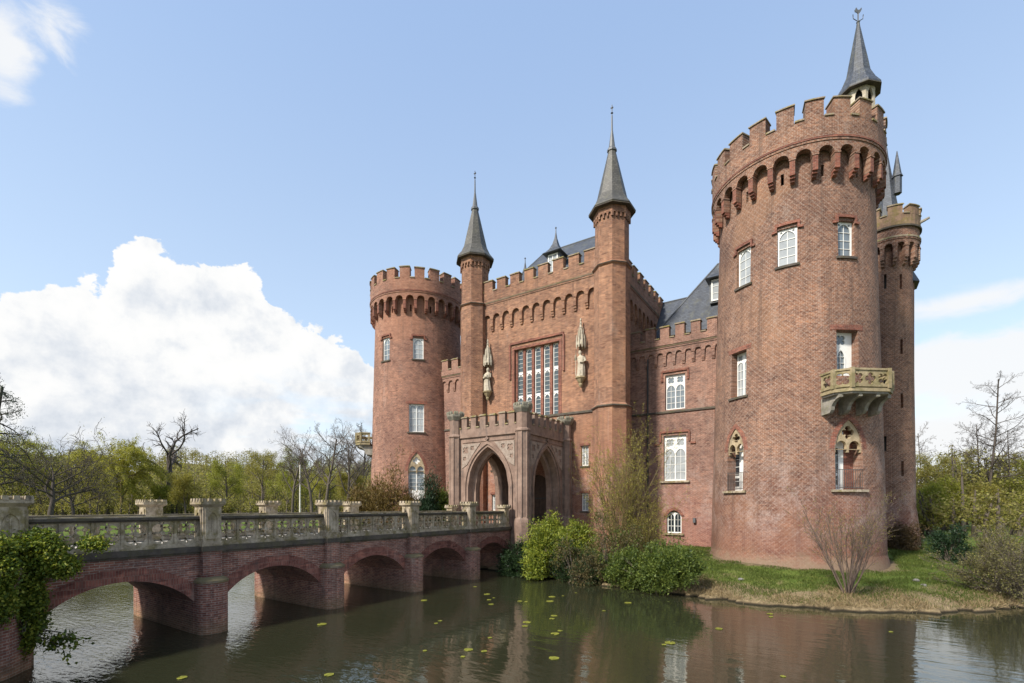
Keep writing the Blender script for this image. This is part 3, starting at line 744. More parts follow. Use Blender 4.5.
# hipped roof
def hip(mb, u0, u1, v0, v1, z0, rz, ru0, ru1, rv, m):
    a, b, c_, d = (u0, v0, z0), (u1, v0, z0), (u1, v1, z0), (u0, v1, z0); e, g = (ru0, rv, rz), (ru1, rv, rz)
    mb.face([a, b, g, e], m); mb.face([b, c_, g], m); mb.face([c_, d, e, g], m); mb.face([d, a, e], m)
    mb.tube([e, g], .09, 'lead', 6)
    for p, q in ((a, e), (d, e), (b, g), (c_, g)): mb.tube([p, q], .07, 'lead', 5)
hip(mb, -26.0, -14.3, 34.9, 45.9, 22.2, 28.6, -23.1, -16.9, 40.4, 'slate')
mb.build('roof', gate)
def dormer(parent, u, v, z0, w, h, depth, dirv=(0, -1), apex=2.0, over=.28):
    """small roofed dormer; window faces dirv"""
    n = Vector(dirv).normalized(); t = Vector((-n.y, n.x)); mb = MB()
    q = lambda x, y, z: (u+t.x*x+n.x*y, v+t.y*x+n.y*y, z)
    hw = w/2+.14
    mb.mesh8([q(-hw, -depth, z0), q(hw, -depth, z0), q(hw, 0, z0), q(-hw, 0, z0), q(-hw, -depth, z0+h+.1), q(hw, -depth, z0+h+.1), q(hw, 0, z0+h+.1), q(-hw, 0, z0+h+.1)], 'lead')
    fr = lambda x, y, d=0.: q(x, .04-d, z0+y)
    mb.plate(fr, rect(-w/2, w/2, .12, h), [rect(-w/2+.09, -.03, .22, h-.1), rect(.03, w/2-.09, .22, h-.1)], -.03, .03, 'white')
    mb.face([fr(-w/2, .1, .02), fr(w/2, .1, .02), fr(w/2, h, .02), fr(-w/2, h, .02)], 'gpale')
    for k in (.4, .7): mb.plate(fr, rect(-w/2+.05, w/2-.05, h*k, h*k+.03), [], -.01, .01, 'white')
    zt = z0+h+.1; cy = -hw*.8
    rings = [(1.0, 0), (.72, .22), (.48, .5), (.26, .95), (.10, 1.5), (.045, 1.95)]
    ex = hw+over
    prev = None
    for k, dz in rings:
        cur = [q(sx*ex*k, cy+sy*ex*k, zt+dz*apex/2.0) for sx, sy in ((-1, 1), (1, 1), (1, -1), (-1, -1))]
        if prev:
            for i in range(4): mb.face([prev[i], prev[(i+1) % 4], cur[(i+1) % 4], cur[i]], 'slate')
        else: mb.face(list(reversed(cur)), 'lead')
        prev = cur
    top = Vector(q(0, cy, zt+apex*.95)); mb.tube([top, top+Vector((0, 0, .55))], [.05, .03], 'lead', 5)
    mb.lathe((top.x, top.y), [(.02, top.z+.42), (.09, top.z+.5), (.02, top.z+.6)], 6, 'lead')
    return mb.build('dormer', parent)
dormer(gate, -20.15, 36.9, 24.45, .95, 1.75, 2.2, (0, -1), 2.0)
dormer(gate, -25.1, 39.5, 24.2, .9, 1.5, 2.0, (-1, 0), 2.0)
# corner turrets
for u in (-26.6, -13.7):
    c = (u, GV0); mb = MB(); ph = pi/8
    mb.lathe(c, [(1.42, .2), (1.42, 11.55), (1.50, 11.62), (1.50, 11.72), (1.33, 11.9), (1.33, 21.85), (1.45, 21.95), (1.45, 22.05), (1.24, 22.2), (1.24, 26.2)], 8, 'gate', ph)
    for r, z in ((1.53, 11.62), (1.46, 21.95)): mb.lathe(c, [(r, z), (r+.02, z+.06), (r-.06, z+.13)], 8, 'darkst', ph)
    tb = mb.build('turret', gate)
    mb = MB()
    for i in range(8):
        a0 = ph+i*pi/4; a1 = a0+pi/4; ap = 1.24
        p0 = Vector((c[0]+ap*cos(a0), c[1]+ap*sin(a0))); p1 = Vector((c[0]+ap*cos(a1), c[1]+ap*sin(a1))); L = (p1-p0).length
        tf = flat(p0.x, p0.y, (p1-p0))
        ops = [dict(s0=L*(k+.5)/3-.1, s1=L*(k+.5)/3+.1, zb=25.3, zt=25.62, spring=25.52, kind='round', depth=.117, open=True, n=6) for k in range(3)]
        g = lambda s, z, d=0., tf=tf: tf(s, z, d-.12)
        strip_wall(mb, g, -.05, L+.05, 25.3, 26.22, ops, 'gate', 1.)
    mb.build('corbel_table', gate)
    mb = MB()
    mb.lathe(c, [(1.70, 26.15), (1.74, 26.22), (1.70, 26.32), (1.36, 26.75), (1.10, 27.3), (.30, 30.7), (.30, 30.85)], 8, 'spire', ph)
    mb.lathe(c, [(.36, 30.8), (.36, 30.95), (.24, 31.1), (.07, 32.4), (.05, 33.5)], 8, 'lead', ph)
    mb.lathe(c, [(1.72, 26.10), (1.72, 26.16)], 8, 'darkst', ph)
    mb.build('turret_spire', gate)
    mb = MB(); vane(mb, c, 33.4, .9)
    mb.plate(lambda x, y, d=0.: (c[0]+.5*x*ca, c[1]+.5*x*sa+d, 34.0+y*.6), [(-.18, 0), (.05, .02), (.2, .14), (.18, .3), (.0, .2), (-.2, .16)], [], -.015, .015, 'iron')
    mb.build('weather_vane', gate)

# canopies and brackets of the two niche figures
for u, zb in ((-24.95, 14.35), (-16.1, 14.3)):
    mb = MB(); c = (u, GV0-.32)
    mb.lathe(c, [(.05, zb-.80), (.10, zb-.72), (.16, zb-.6), (.14, zb-.5), (.27, zb-.3), (.36, zb-.12), (.42, zb-.1), (.42, zb-.003)], 8, 'balc', pi/8)
    mb.build('statue_bracket', gate)
    mb = MB()
    z = zb+2.42
    mb.lathe(c, [(.30, z), (.32, z+.08), (.27, z+.3), (.17, z+.5), (.16, z+.9), (.10, z+1.4), (.05, z+1.85), (.08, z+1.93), (.03, z+2.1)], 8, 'pale', pi/8)
    for i in range(8):
        a = i*pi/4; q = (c[0]+.33*cos(a), c[1]+.31*sin(a))
        mb.lathe(q, [(.045, z-.2), (.065, z+.0), (.055, z+.4), (.012, z+.8)], 5, 'pale')
        mb.lathe((c[0]+.2*cos(a), c[1]+.19*sin(a)), [(.04, z+.5), (.045, z+.95), (.01, z+1.3)], 5, 'pale')
        for k in range(3):
            zz = z+1.05+k*.30; rr = .155-k*.04
            mb.lathe((c[0]+rr*cos(a), c[1]+rr*sin(a)), [(.01, zz-.05), (.05, zz), (.01, zz+.06)], 4, 'pale')
    mb.build('statue_canopy', gate)

# ------------------------------------------------------------------ wings
def wing(u0, u1, wins, label, nm, na, V0=38.):
    f = flat(u0, V0, (1, 0)); L = u1-u0; mb = MB(); ops = []
    for wd in wins: ops.append(dict(s0=wd[0]-u0-wd[1]/2, s1=wd[0]-u0+wd[1]/2, zb=wd[2], zt=wd[3], depth=.3, kind=wd[5], spring=wd[6]))
    strip_wall(mb, f, 0, L, .2, 16.75, ops, 'wing', 1.)
    # back part of the range
    mb.face([(u0, V0, .2), (u0, 50, .2), (u0, 50, 17.2), (u0, V0, 17.2)], 'wing'); mb.face([(u1, V0, .2), (u1, 50, .2), (u1, 50, 17.2), (u1, V0, 17.2)], 'wing')
    mb.face([(u0, 50, .2), (u1, 50, .2), (u1, 50, 17.2), (u0, 50, 17.2)], 'wing'); mb.face([(u0, V0+.2, 17.2), (u1, V0+.2, 17.2), (u1, 50, 17.2), (u0, 50, 17.2)], 'lead')
    wg = mb.build('wing', castle); wg['label'] = label
    corbel_table(f, 0, L, na, 15.5, 16.08, 16.75, .13, 'wing', 'wing', .2, frac=.68, cm='stringst').build('corbel_table', wg)
    battlement(f, 0, L, 16.85, 17.35, 18.35, nm, -.25, .2, 'wing', 'coping', gap=.38).build('battlement', wg)
    mb = MB(); mb.fbox(f, 0, L, 11.6, 11.73, -.09, .02, 'darkst', z1b=11.78); mb.build('string_course', wg)
    return wg, f
wr, wf = wing(-13.7, 1.2, [(-10.1, 1.5, 11.85, 14.55, 0, 'rect', 0), (-10.12, 1.7, 6.35, 9.85, 0, 'rect', 0), (-10.18, 1.12, 2.3, 4.05, 0, 'segment', 3.75)], 'set-back wing between gatehouse and great tower', 13, 21)
ww = lambda u: u+13.7
window('window', wr, frame_at(wf, ww(-10.1), 11.85, .17), 1.5, 2.7, 2, 4, .75, 'gmid', 'lancet')
window('window', wr, frame_at(wf, ww(-10.12), 6.35, .17), 1.7, 3.5, 2, 4, 1.0, 'gpale', 'lancet')
w3 = window('window', wr, frame_at(wf, ww(-10.18), 2.3, .16), 1.12, 1.62, 2, 3, .0, 'gdark', 'lancet')
for u, w, z0, z1 in ((-10.1, 1.5, 11.85, 14.55), (-10.12, 1.7, 6.35, 9.85)):
    mb = MB()
    mb.fbox(wf, ww(u)-w/2-.28, ww(u)+w/2+.28, z1+.2, z1+.36, -.1, .02, 'redbr')
    for sg in (-1, 1):
        a = ww(u)+sg*(w/2+.24); mb.fbox(wf, a-.07, a+.07, z1-.5, z1+.198, -.098, .02, 'redbr')
        if z0 < 8: mb.fbox(wf, a+sg*.071-(.4 if sg < 0 else 0), a+sg*.071+(.4 if sg > 0 else 0), z1-.72, z1-.58, -.095, .02, 'redbr')
    mb.build('hood_mould', wr)
mb = MB(); mb.fbox(wf, ww(-10.12)-1.12, ww(-10.12)+1.12, 6.2, 6.345, -.14, .28, 'stone'); mb.build('window_sill', wr)
mb = MB(); mb.fbox(wf, ww(-10.18)-.75, ww(-10.18)+.75, 2.17, 2.295, -.14, .28, 'stone'); mb.build('window_sill', wr)
mb = MB(); fr = frame_at(wf, ww(-10.18), 2.3, 0)
o1 = [(x, y) for x, y in ((-.8, 1.3), (-.5, 1.78), (0, 2.02), (.5, 1.78), (.8, 1.3))]; i1 = [(-.57, 1.3), (-.35, 1.62), (0, 1.79), (.35, 1.62), (.57, 1.3)]
for i in range(4): mb.plate(fr, [i1[i], i1[i+1], o1[i+1], o1[i]], [], -.04, .01, 'redbr')
mb.build('arch_ring', wr)
mb = MB(); lp = Vector(wf(ww(-8.65), 3.3, -.12)); mb.box(lp.x-.09, lp.x+.09, lp.y-.08, lp.y+.1, 3.15, 3.5, 'lead'); mb.build('wall_lamp', wr)
mb = MB(); hip(mb, -12.3, 1.1, 38.9, 46.2, 17.9, 24.3, -7.9, -2, 42.6, 'slate'); 
mb.face([(-13.7, 44.2, 20.6), (-4, 44.2, 20.6), (-4, 46.4, 23.7), (-13.7, 46.4, 23.7)], 'slate'); mb.face([(-13.7, 48.6, 20.6), (-4, 48.6, 20.6), (-4, 46.4, 23.7), (-13.7, 46.4, 23.7)], 'slate')
mb.tube([(-13.7, 46.4, 23.7), (-8.5, 46.4, 23.7)], .09, 'lead', 6)
mb.face([(-13.69, 44.2, 17.2), (-4, 44.2, 17.2), (-4, 44.2, 20.6), (-13.69, 44.2, 20.6)], 'wing')
mb.build('roof', wr)
dormer(wr, -7.25, 39.9, 20.15, 1.15, 1.75, 2.0, (0, -1), 1.8)
wl, wlf = wing(-31.5, -26.6, [], 'short wing between gatehouse and far round tower', 4, 6, 35.3)
mb = MB(); hip(mb, -31.4, -26.6, 38.9, 46.2, 17.9, 20.6, -30.4, -28, 42.6, 'slate'); mb.build('roof', wl)
for x_, z_ in ((-12.2, 16.0),):
    mb = MB(); mb.tube([(x_, 37.9, z_), (x_, 37.9, .5)], .07, 'iron', 6); mb.build('drainpipe', castle)
# rear ranges closing the court
mb = MB(); mb.box(-34.5, 1.2, 50.0, 62., .3, 15.5, 'wing'); hip(mb, -34.9, 1.6, 49.9, 62.4, 15.6, 20.5, -29, -4, 56, 'slate'); mb.build('rear_range', castle)

# slim stair tower behind the great tower
ST = (3.5, 47.0); SR = lambda z: 1.80-.012*z
f = cylf(ST, 1.7, SR); s0, s1 = radians(100)*1.7, radians(460)*1.7; mb = MB(); ops = []
for a, zs in ((298, (6.6, 11.6, 15.6, 20.4)), (262, (8.5, 13.0, 20.6))):
    for z in zs: sc = radians(a if a > 100 else a+360)*1.7; ops.append(dict(s0=sc-.09, s1=sc+.09, zb=z, zt=z+1.1, depth=.35, back='iron'))
strip_wall(mb, f, s0, s1, 4.2, 24.1, ops, 'tower', .25)
mb.lathe(ST, [(2.05, .5), (2.0, 2.2), (SR(4.2)+.02, 4.22)], 40, 'tower', cap=False)
sb = mb.build('stair_tower', castle, cyl=(ST[0], ST[1], 1.7, radians(100)-2*pi)); sb['label'] = 'slender stair tower behind the great round tower'
f2 = lambda s, z, d=0.: (ST[0]+(1.58-d)*cos(s/1.7), ST[1]+(1.58-d)*sin(s/1.7), z)
corbel_table(f2, s0, s1, 16, 22.6, 23.5, 24.1, .38, 'tower', 'tower', .4, frac=.66, ds=.12).build('corbel_table', sb, cyl=(ST[0], ST[1], 1.7, radians(100)-2*pi))
mb = battlement(f2, s0, s1, 24.95, 25.75, 26.5, 9, -.42, .1, 'slimpar', 'coping', gap=.34, seg=4, closed=True, sub=4)
mb.fbox(f2, s0, s1, 24.18, 24.85, -.36, .1, 'tower', 36); mb.fbox(f2, s0, s1, 24.84, 24.96, -.5, .1, 'darkst', 36)
mb.lathe(ST, [(1.7, 25.0), (1.7, 25.1)], 24, 'lead'); mb.build('battlement', sb)
mb = MB(); a = radians(345); d = Vector((cos(a), sin(a))); p = Vector(ST)+d*1.9
mb.tube([(p.x, p.y, 25.35), (p.x+d.x*.35, p.y+d.y*.35, 25.42), (p.x+d.x*.62, p.y+d.y*.62, 25.5)], [.12, .10, .08], 'greyst', 6); mb.build('water_spout', sb)
RS = (3.85, 52.0); mb = MB()
mb.lathe(RS, [(1.9, .5), (1.9, 22.8)], 8, 'wing', pi/8); mb.lathe(RS, [(2.25, 22.7), (2.2, 22.85), (1.6, 24.2), (.12, 34.2), (.05, 34.9)], 8, 'slate', pi/8)
rs = mb.build('rear_spire', castle)
q = (RS[0]+.72*cos(radians(-20)), RS[1]+.72*sin(radians(-20))); mb = MB(); mb.lathe(q, [(.33, 30.6), (.33, 32.0), (.42, 32.0), (.3, 32.3), (.03, 34.2)], 6, 'slate'); mb.build('lucarne', rs)
mb = MB(); vane(mb, RS, 34.8, 1.0); mb.build('weather_vane', rs)

# ------------------------------------------------------------------ porch
PU0, PU1, PV0, PV1 = -23.3, -17.4, 27.62, 34.19
mb = MB(); pf = flat(PU0, PV0, (1, 0)); pr_ = flat(PU1, PV0, (0, 1)); pl_ = flat(PU0, PV1, (0, -1))
pw = PU1-PU0; pd = PV1-PV0
for f, L in ((pf, pw), (pr_, pd), (pl_, pd)):
    c0 = L/2
    strip_wall(mb, f, 0, L, 1.0, 9.35, [dict(s0=c0-1.78, s1=c0+1.78, zb=3.0, zt=8.6, spring=5.75, kind='pointed', depth=.55, n=18)], 'porch', 1.2)
    g = lambda s, z, d=0., f=f: f(s, z, d+.55)
    strip_wall(mb, g, .5, L-.5, 1.0, 9.35, [dict(s0=c0-1.5, s1=c0+1.5, zb=3.0, zt=8.25, spring=5.75, kind='pointed', depth=.35, n=18)], 'porch', 1.2)
    h = lambda s, z, d=0., f=f: f(s, z, d+.9)
    strip_wall(mb, h, .5, L-.5, 1.0, 9.35, [dict(s0=c0-1.5, s1=c0+1.5, zb=3.0, zt=8.25, spring=5.75, kind='pointed', depth=.002, n=18)], 'porch', 1.2)
mb.box(PU0+.3, PU1-.3, PV0+.3, PV1, 9.0, 9.3, 'porch')
mb.box(PU0+.02, PU1-.02, PV0+.02, PV1, .9, 2.995, 'porch')
porch = mb.build('porch', castle); porch['label'] = 'crenellated stone porch with pointed arches at the bridge end'
mb = MB()
for f, L in ((pf, pw), (pr_, pd), (pl_, pd)):
    c0 = L/2
    # hood mould of the arch
    out = lancet(c0-2.12, c0+2.12, 3.0, 5.75, 9.0, 14)[2:]; inn = lancet(c0-1.95, c0+1.95, 3.0, 5.75, 8.8, 14)[2:]
    fr = lambda x, y, d=0., f=f: f(x, y, d)
    for i in range(len(out)-1): mb.plate(fr, [inn[i], inn[i+1], out[i+1], out[i]], [], -.09, .02, 'porch')
    for sg in (-1, 1): mb.plate(fr, rect(c0+sg*2.035-.085, c0+sg*2.035+.085, 3.0, 5.75), [], -.088, .02, 'porch')
    mb.plate(fr, quatrefoil(c0, 9.18, .16, 0, 4), [], -.14, .02, 'porch')
    mb.fbox(f, .3, L-.3, 9.35, 9.5, -.12, .3, 'porch', z1b=9.55)
    mb.fbox(f, .7, L-.7, 9.0, 9.1, -.05, .02, 'porch')
    # carved spandrel panels
    for sg in (-1, 1):
        xs = sorted((c0+sg*2.35, c0+sg*.75))
        poly = [(c0+sg*2.3, 7.15), (c0+sg*2.3, 8.9), (c0+sg*.62, 8.9), (c0+sg*1.2, 8.25), (c0+sg*1.85, 7.4)]
        hs = []
        for (x, y, r) in ((1.95, 8.45, .3), (1.35, 8.58, .2), (2.05, 7.85, .18)): hs.append(quatrefoil(c0+sg*x, y, r, pi/4, 4))
        if sg < 0: poly = poly[::-1]
        mb.plate(fr, poly, hs, -.045, .02, 'spandr')
mb.build('arch_mouldings', porch)
for f, L, n in ((pf, pw, 6), (pr_, pd, 7), (pl_, pd, 7)):
    bt = battlement(f, .45, L-.45, 9.5, 10.02, 10.9, n, -.06, .22, 'porch', 'coping', gap=.42); bt.build('battlement', porch)
for c in ((PU0, PV0), (PU1, PV0), (PU1, PV1-.35), (PU0, PV1-.35)):
    mb = MB(); R = .47
    mb.lathe(c, [(.60, 1.0), (.60, 3.3), (.56, 3.5), (R, 3.65), (R, 9.4), (R+.08, 9.45), (R+.08, 9.55), (R-.02, 9.65), (R-.02, 10.75)], 8, 'porch', pi/8)
    for i in range(8):      # sunk panel ribs on the shaft corners
        a = pi/8+i*pi/4; mb.tube([(c[0]+R*cos(a), c[1]+R*sin(a), 3.65), (c[0]+R*cos(a), c[1]+R*sin(a), 9.4)], .05, 'porch', 5)
    mb.build('pillar', porch)
    mb = MB(); mb.lathe(c, [(R, 10.7), (R+.16, 10.92), (R+.19, 11.0), (R+.19, 11.12)], 8, 'porchcap', pi/8)
    for i in range(8):
        for k in (-.17, .17):
            a = i*pi/4+k*.75+.0; r = R+.09; q = (c[0]+r*cos(a), c[1]+r*sin(a)); mb.lathe(q, [(.10, 11.1), (.12, 11.2), (.10, 11.3), (.03, 11.34)], 5, 'porchcap')
    mb.build('pillar_cap', porch)

# ------------------------------------------------------------------ statues
def statue(loc, lab, pose):
    e = empty('statue', loc, lab, 'statue', 'niche statues on the gatehouse front')
    mb = MB(); x, y, z = loc
    k = mb.mi('pale'); rings = []; n = 30
    prof = [(0, .27, .24), (.15, .29, .25), (.5, .25, .21), (.85, .24, .19), (1.05, .22, .17), (1.25, .25, .17), (1.45, .28, .17), (1.53, .22, .14), (1.58, .09, .09), (1.66, .075, .08), (1.7, .10, .115), (1.78, .115, .125), (1.88, .11, .125), (1.95, .075, .09), (1.98, .02, .03)]
    b = len(mb.V)
    for j, (h, rx, ry) in enumerate(prof):
        fold = .19 if h < 1.0 else (.04 if h < 1.5 else 0)
        sway = .05*sin(h*2.2)*(1 if pose else -1)
        for i in range(n):
            a = 2*pi*i/n; r = 1+fold*sin(a*7+h*1.5)*(.6+.4*sin(a*3+h*3))
            nose = .035*max(0, cos(a+pi/2))**12 if 1.72 < h < 1.85 else 0
            mb.V.append((x+sway+rx*r*cos(a), y+(ry*r+nose)*sin(a), z+h))
    for j in range(len(prof)-1):
        for i in range(n):
            i2 = (i+1) % n; mb.F.append((b+j*n+i, b+j*n+i2, b+(j+1)*n+i2, b+(j+1)*n+i)); mb.I.append(k)
    if pose:
        mb.tube([(x+.27, y, z+1.45), (x+.36, y-.04, z+1.15), (x+.2, y-.2, z+.98), (x+.06, y-.24, z+1.02)], [.085, .075, .06, .05], 'pale', 7)
        mb.tube([(x-.27, y, z+1.45), (x-.38, y-.05, z+1.3), (x-.3, y-.2, z+1.55), (x-.24, y-.2, z+1.66)], [.085, .07, .06, .045], 'pale', 7)
        mb.tube([(x-.28, y-.2, z+.1), (x-.26, y-.22, z+2.0)], .025, 'pale', 5)
    else:
        for sg in (-1, 1): mb.tube([(x+sg*.26, y, z+1.45), (x+sg*.33, y-.06, z+1.12), (x+sg*.16, y-.22, z+1.1), (x+sg*.03, y-.25, z+1.16)], [.085, .075, .06, .05], 'pale', 7)
        mb.mesh8([(x-.11+a*.11, y-.27+bb*.03, z+1.1+c_*.28) for c_ in (0, 1) for a, bb in ((0, 0), (2, 0), (2, 1), (0, 1))], 'pale')
    mb.lathe((x, y), [(.32, z+.001), (.32, z+.06)], 10, 'pale')
    mb.V = [(x+(p[0]-x)*1.12, y+(p[1]-y)*1.05, z+(p[2]-z)*1.03) for p in mb.V]
    mb.build('figure', e, smooth=True)
statue((-24.95, 33.86, 14.352), 'pale stone robed figure on the wall bracket left of the great window', 0)
statue((-16.1, 33.86, 14.302), 'pale stone figure with staff on the bracket right of the great window', 1)

# =================================================================== BRIDGE
BU0, BU1 = -23.25, -18.35
PV = [8.35, 13.27, 18.2, 23.1]; AB, EN = 3.35, 27.55
bridge = empty('bridge', (-20.8, 15, 0), 'brick arched bridge with pierced stone balustrades leading to the castle porch', 'bridge')
def bay_edges():
    e = [AB+.5]+[x for p in PV for x in (p-.5, p+.5)]+[EN-.3]
    return [(e[i], e[i+1]) for i in range(0, len(e), 2)]
for side, f, m0 in ((1, flat(BU1, AB-1.5, (0, 1)), -(AB-1.5)), (-1, flat(BU0, EN, (0, -1)), None)):
    mb = MB(); ops = []; tr = (lambda v: v-(AB-1.5)) if side > 0 else (lambda v: EN-v)
    for a, b in bay_edges():
        s = sorted((tr(a), tr(b))); ops.append(dict(s0=s[0], s1=s[1], zb=-1.5, zt=2.04, spring=1.12, kind='segment', depth=2.452, open=True, n=16))
    L = EN-AB+1.5
    strip_wall(mb, f, 0, L, -1.5, 2.82, ops, 'bridge', 1.)
    w = mb.build('spandrel_wall', bridge)
    for o in ops:      # voussoir ring, two bricks deep
        mb = MB()
        t = top_of(o); n = 18; wd = (o['s1']-o['s0'])/2; c = (o['s0']+o['s1'])/2; h = o['zt']-o['spring']; R = (wd*wd+h*h)/(2*h); zc = o['zt']-R
        th = math.asin(wd/R)
        for i in range(n):
            a0 = -th+2*th*i/n; a1 = -th+2*th*(i+1)/n
            q = lambda a, r, d: f(c+r*sin(a), zc+r*cos(a), d)
            mb.face([q(a0, R, -.012), q(a1, R, -.012), q(a1, R+.42, -.012), q(a0, R+.42, -.012)], 'arch')
            mb.face([q(a0, R, -.012), q(a1, R, -.012), q(a1, R, .1), q(a0, R, .1)], 'arch')
            mb.face([q(a0, R+.42, -.012), q(a1, R+.42, -.012), q(a1, R+.42, .01), q(a0, R+.42, .01)], 'arch')
        mb.build('arch_ring', bridge)
    mb = MB(); mb.fbox(f, 0, L, 2.82, 3.0, -.14, .4, 'darkst'); mb.fbox(f, 0, L, 2.74, 2.818, -.07, .1, 'darkst'); mb.build('string_course', bridge)
mb = MB(); mb.box(BU0+.38, BU1-.38, AB-1.5, EN, 2.3, 2.985, 'deck'); mb.build('deck', bridge)
def pillar(u, v, side, w, zt, big=True):
    mb = MB(); h = w/2
    mb.box(u-h-.04, u+h+.04, v-h-.04, v+h+.04, 3.0, 3.16, 'stone'); mb.box(u-h, u+h, v-h, v+h, 3.158, zt-.3, 'stone')
    for fx in (flat(u+side*h, v-side*h, (0, side)), flat(u-h, v-h, (1, 0)), flat(u+h, v+h, (-1, 0))):
        o = lancet(w*.24, w*.76, 3.35, zt-.75, zt-.48, 6)
        mb.plate(lambda x, y, d=0., fx=fx: fx(x, y, d), rect(w*.1, w*.9, 3.25, zt-.38), [o], -.035, .01, 'stone')
        i_ = lancet(w*.42, w*.58, 3.45, zt-.85, zt-.62, 5)
        mb.plate(lambda x, y, d=0., fx=fx: fx(x, y, d), rect(w*.475, w*.525, 3.36, zt-.62), [], -.02, .01, 'stone')
    p = mb.build('pillar', bridge)
    mb = MB(); g = h+.11
    mb.mesh8([(u+a*(h+.0), v+b*(h+.0), zt-.30) for a, b in ((-1, -1), (1, -1), (1, 1), (-1, 1))]+[(u+a*g, v+b*g, zt-.2) for a, b in ((-1, -1), (1, -1), (1, 1), (-1, 1))], 'stone')
    mb.box(u-g, u+g, v-g, v+g, zt-.199, zt-.11, 'stone')
    n = 4 if big else 3
    for i in range(n):
        x = -g+.0+(2*g)*(i+.5)/n; q = g/n*.62
        for (cu, cv) in ((x, -g+q*.8), (x, g-q*.8), (-g+q*.8, x), (g-q*.8, x)):
            mb.mesh8([(u+cu+a*q, v+cv+b*q, zt-.12) for a, b in ((-1, -1), (1, -1), (1, 1), (-1, 1))]+[(u+cu+a*q*.8, v+cv+b*q*.8, zt) for a, b in ((-1, -1), (1, -1), (1, 1), (-1, 1))], 'stone')
    mb.box(u-h, u+h, v-h, v+h, zt-.111, zt-.05, 'stone'); mb.build('pillar_cap', p)
for side, u, uf in ((1, -18.52, BU1), (-1, -23.1, BU0)):
    for v in PV:
        mb = MB(); e = side
        out = uf+e*.62
        pl = [(uf-e*.01, v-.48)]+[(out-e*.36+e*.36*cos(t_), v+.48*sin(t_)) for t_ in np.linspace(-pi/2, pi/2, 13)]+[(uf-e*.01, v+.48)]
        def prism(pl, z0, z1, m, k=1., cu=uf, cv=v):
            a = [(x, y, z0) for x, y in pl]; b = [(cu+(x-cu)*k, cv+(y-cv)*(k if k < 1 else 1), z1) for x, y in pl]
            mb.face(a, m); mb.face(b, m)
            for i in range(len(pl)): j = (i+1) % len(pl); mb.face([a[i], a[j], b[j], b[i]], m)
        prism(pl, -1.6, 1.74, 'bridge')
        pl2 = [(uf+(x-uf)*1.06, v+(y-v)*1.06) for x, y in pl]; prism(pl2, 1.742, 1.82, 'piercap'); prism(pl2, 1.821, 1.93, 'piercap', .72)
        mb.box(min(uf-e*.01, uf+e*.26), max(uf-e*.01, uf+e*.26), v-.31, v+.31, 1.85, 2.815, 'bridge')
        mb.box(min(uf+e*.05, uf+e*.36), max(uf+e*.05, uf+e*.36), v-.38, v+.38, 2.823, 3.003, 'darkst')
        mb.build('pier', bridge)
        pillar(u+side*.09, v, side, .60, 4.66)
    pillar(u+side*.05, AB, side, .66, 4.68); pillar(u+side*.02, 26.95, side, .5, 4.48, False)
    stops = [AB+.33]+[x for p in PV for x in (p-.3, p+.3)]+[26.95-.25]
    for i in range(0, len(stops), 2):
        a, b = stops[i], stops[i+1]; L = b-a; mb = MB()
        fx = flat(u+side*.13, a, (0, 1)) if side > 0 else flat(u+side*.13, b, (0, -1))
        fr = lambda x, y, d=0., fx=fx: fx(x, y, d)
        n = max(3, int(round(L/.76))); hs = []; um = L/n; cz = 3.51
        for k in range(n):
            cx = um*(k+.5); hs.append(quatrefoil(cx, cz, .365, pi/4, 6, .53))
            for sx, sz in ((-1, 0), (1, 0), (0, 1), (0, -1)): hs.append(circ(cx+sx*.305, cz+sz*.328, .038, 8))
        mb.plate(fr, rect(0, L, 3.12, 3.90), hs, .05, .135, 'stone')
        for k in range(n+1):
            x = min(max(um*k, .035), L-.035); mb.plate(fr, rect(x-.035, x+.035, 3.12, 3.90), [], .01, .18, 'stone')
            if k < n:
                cx = um*(k+.5); mb.plate(fr, circ(cx, cz, .075, 8), [], .03, .155, 'stone')
                for q_ in range(4):
                    a_ = q_*pi/2+rnd.uniform(-.04, .04); c0_, s0_ = cos(a_), sin(a_); w_ = .02
                    mb.plate(fr, [(cx+c0_*.05-s0_*w_, cz+s0_*.05+c0_*w_), (cx+c0_*.05+s0_*w_, cz+s0_*.05-c0_*w_), (cx+c0_*.25+s0_*w_, cz+s0_*.25-c0_*w_), (cx+c0_*.25-s0_*w_, cz+s0_*.25+c0_*w_)], [], .055, .13, 'stone')
        mb.fbox(fx, 0, L, 3.002, 3.12, -.06, .32, 'stone'); mb.fbox(fx, 0, L, 3.12, 3.15, .0, .25, 'stone')
        mb.fbox(fx, 0, L, 3.90, 3.955, -.02, .28, 'darkst'); mb.fbox(fx, 0, L, 3.956, 4.03, -.1, .36, 'darkst'); mb.fbox(fx, 0, L, 4.031, 4.07, -.06, .32, 'stone', z1b=4.07)
        mb.build('balustrade', bridge)

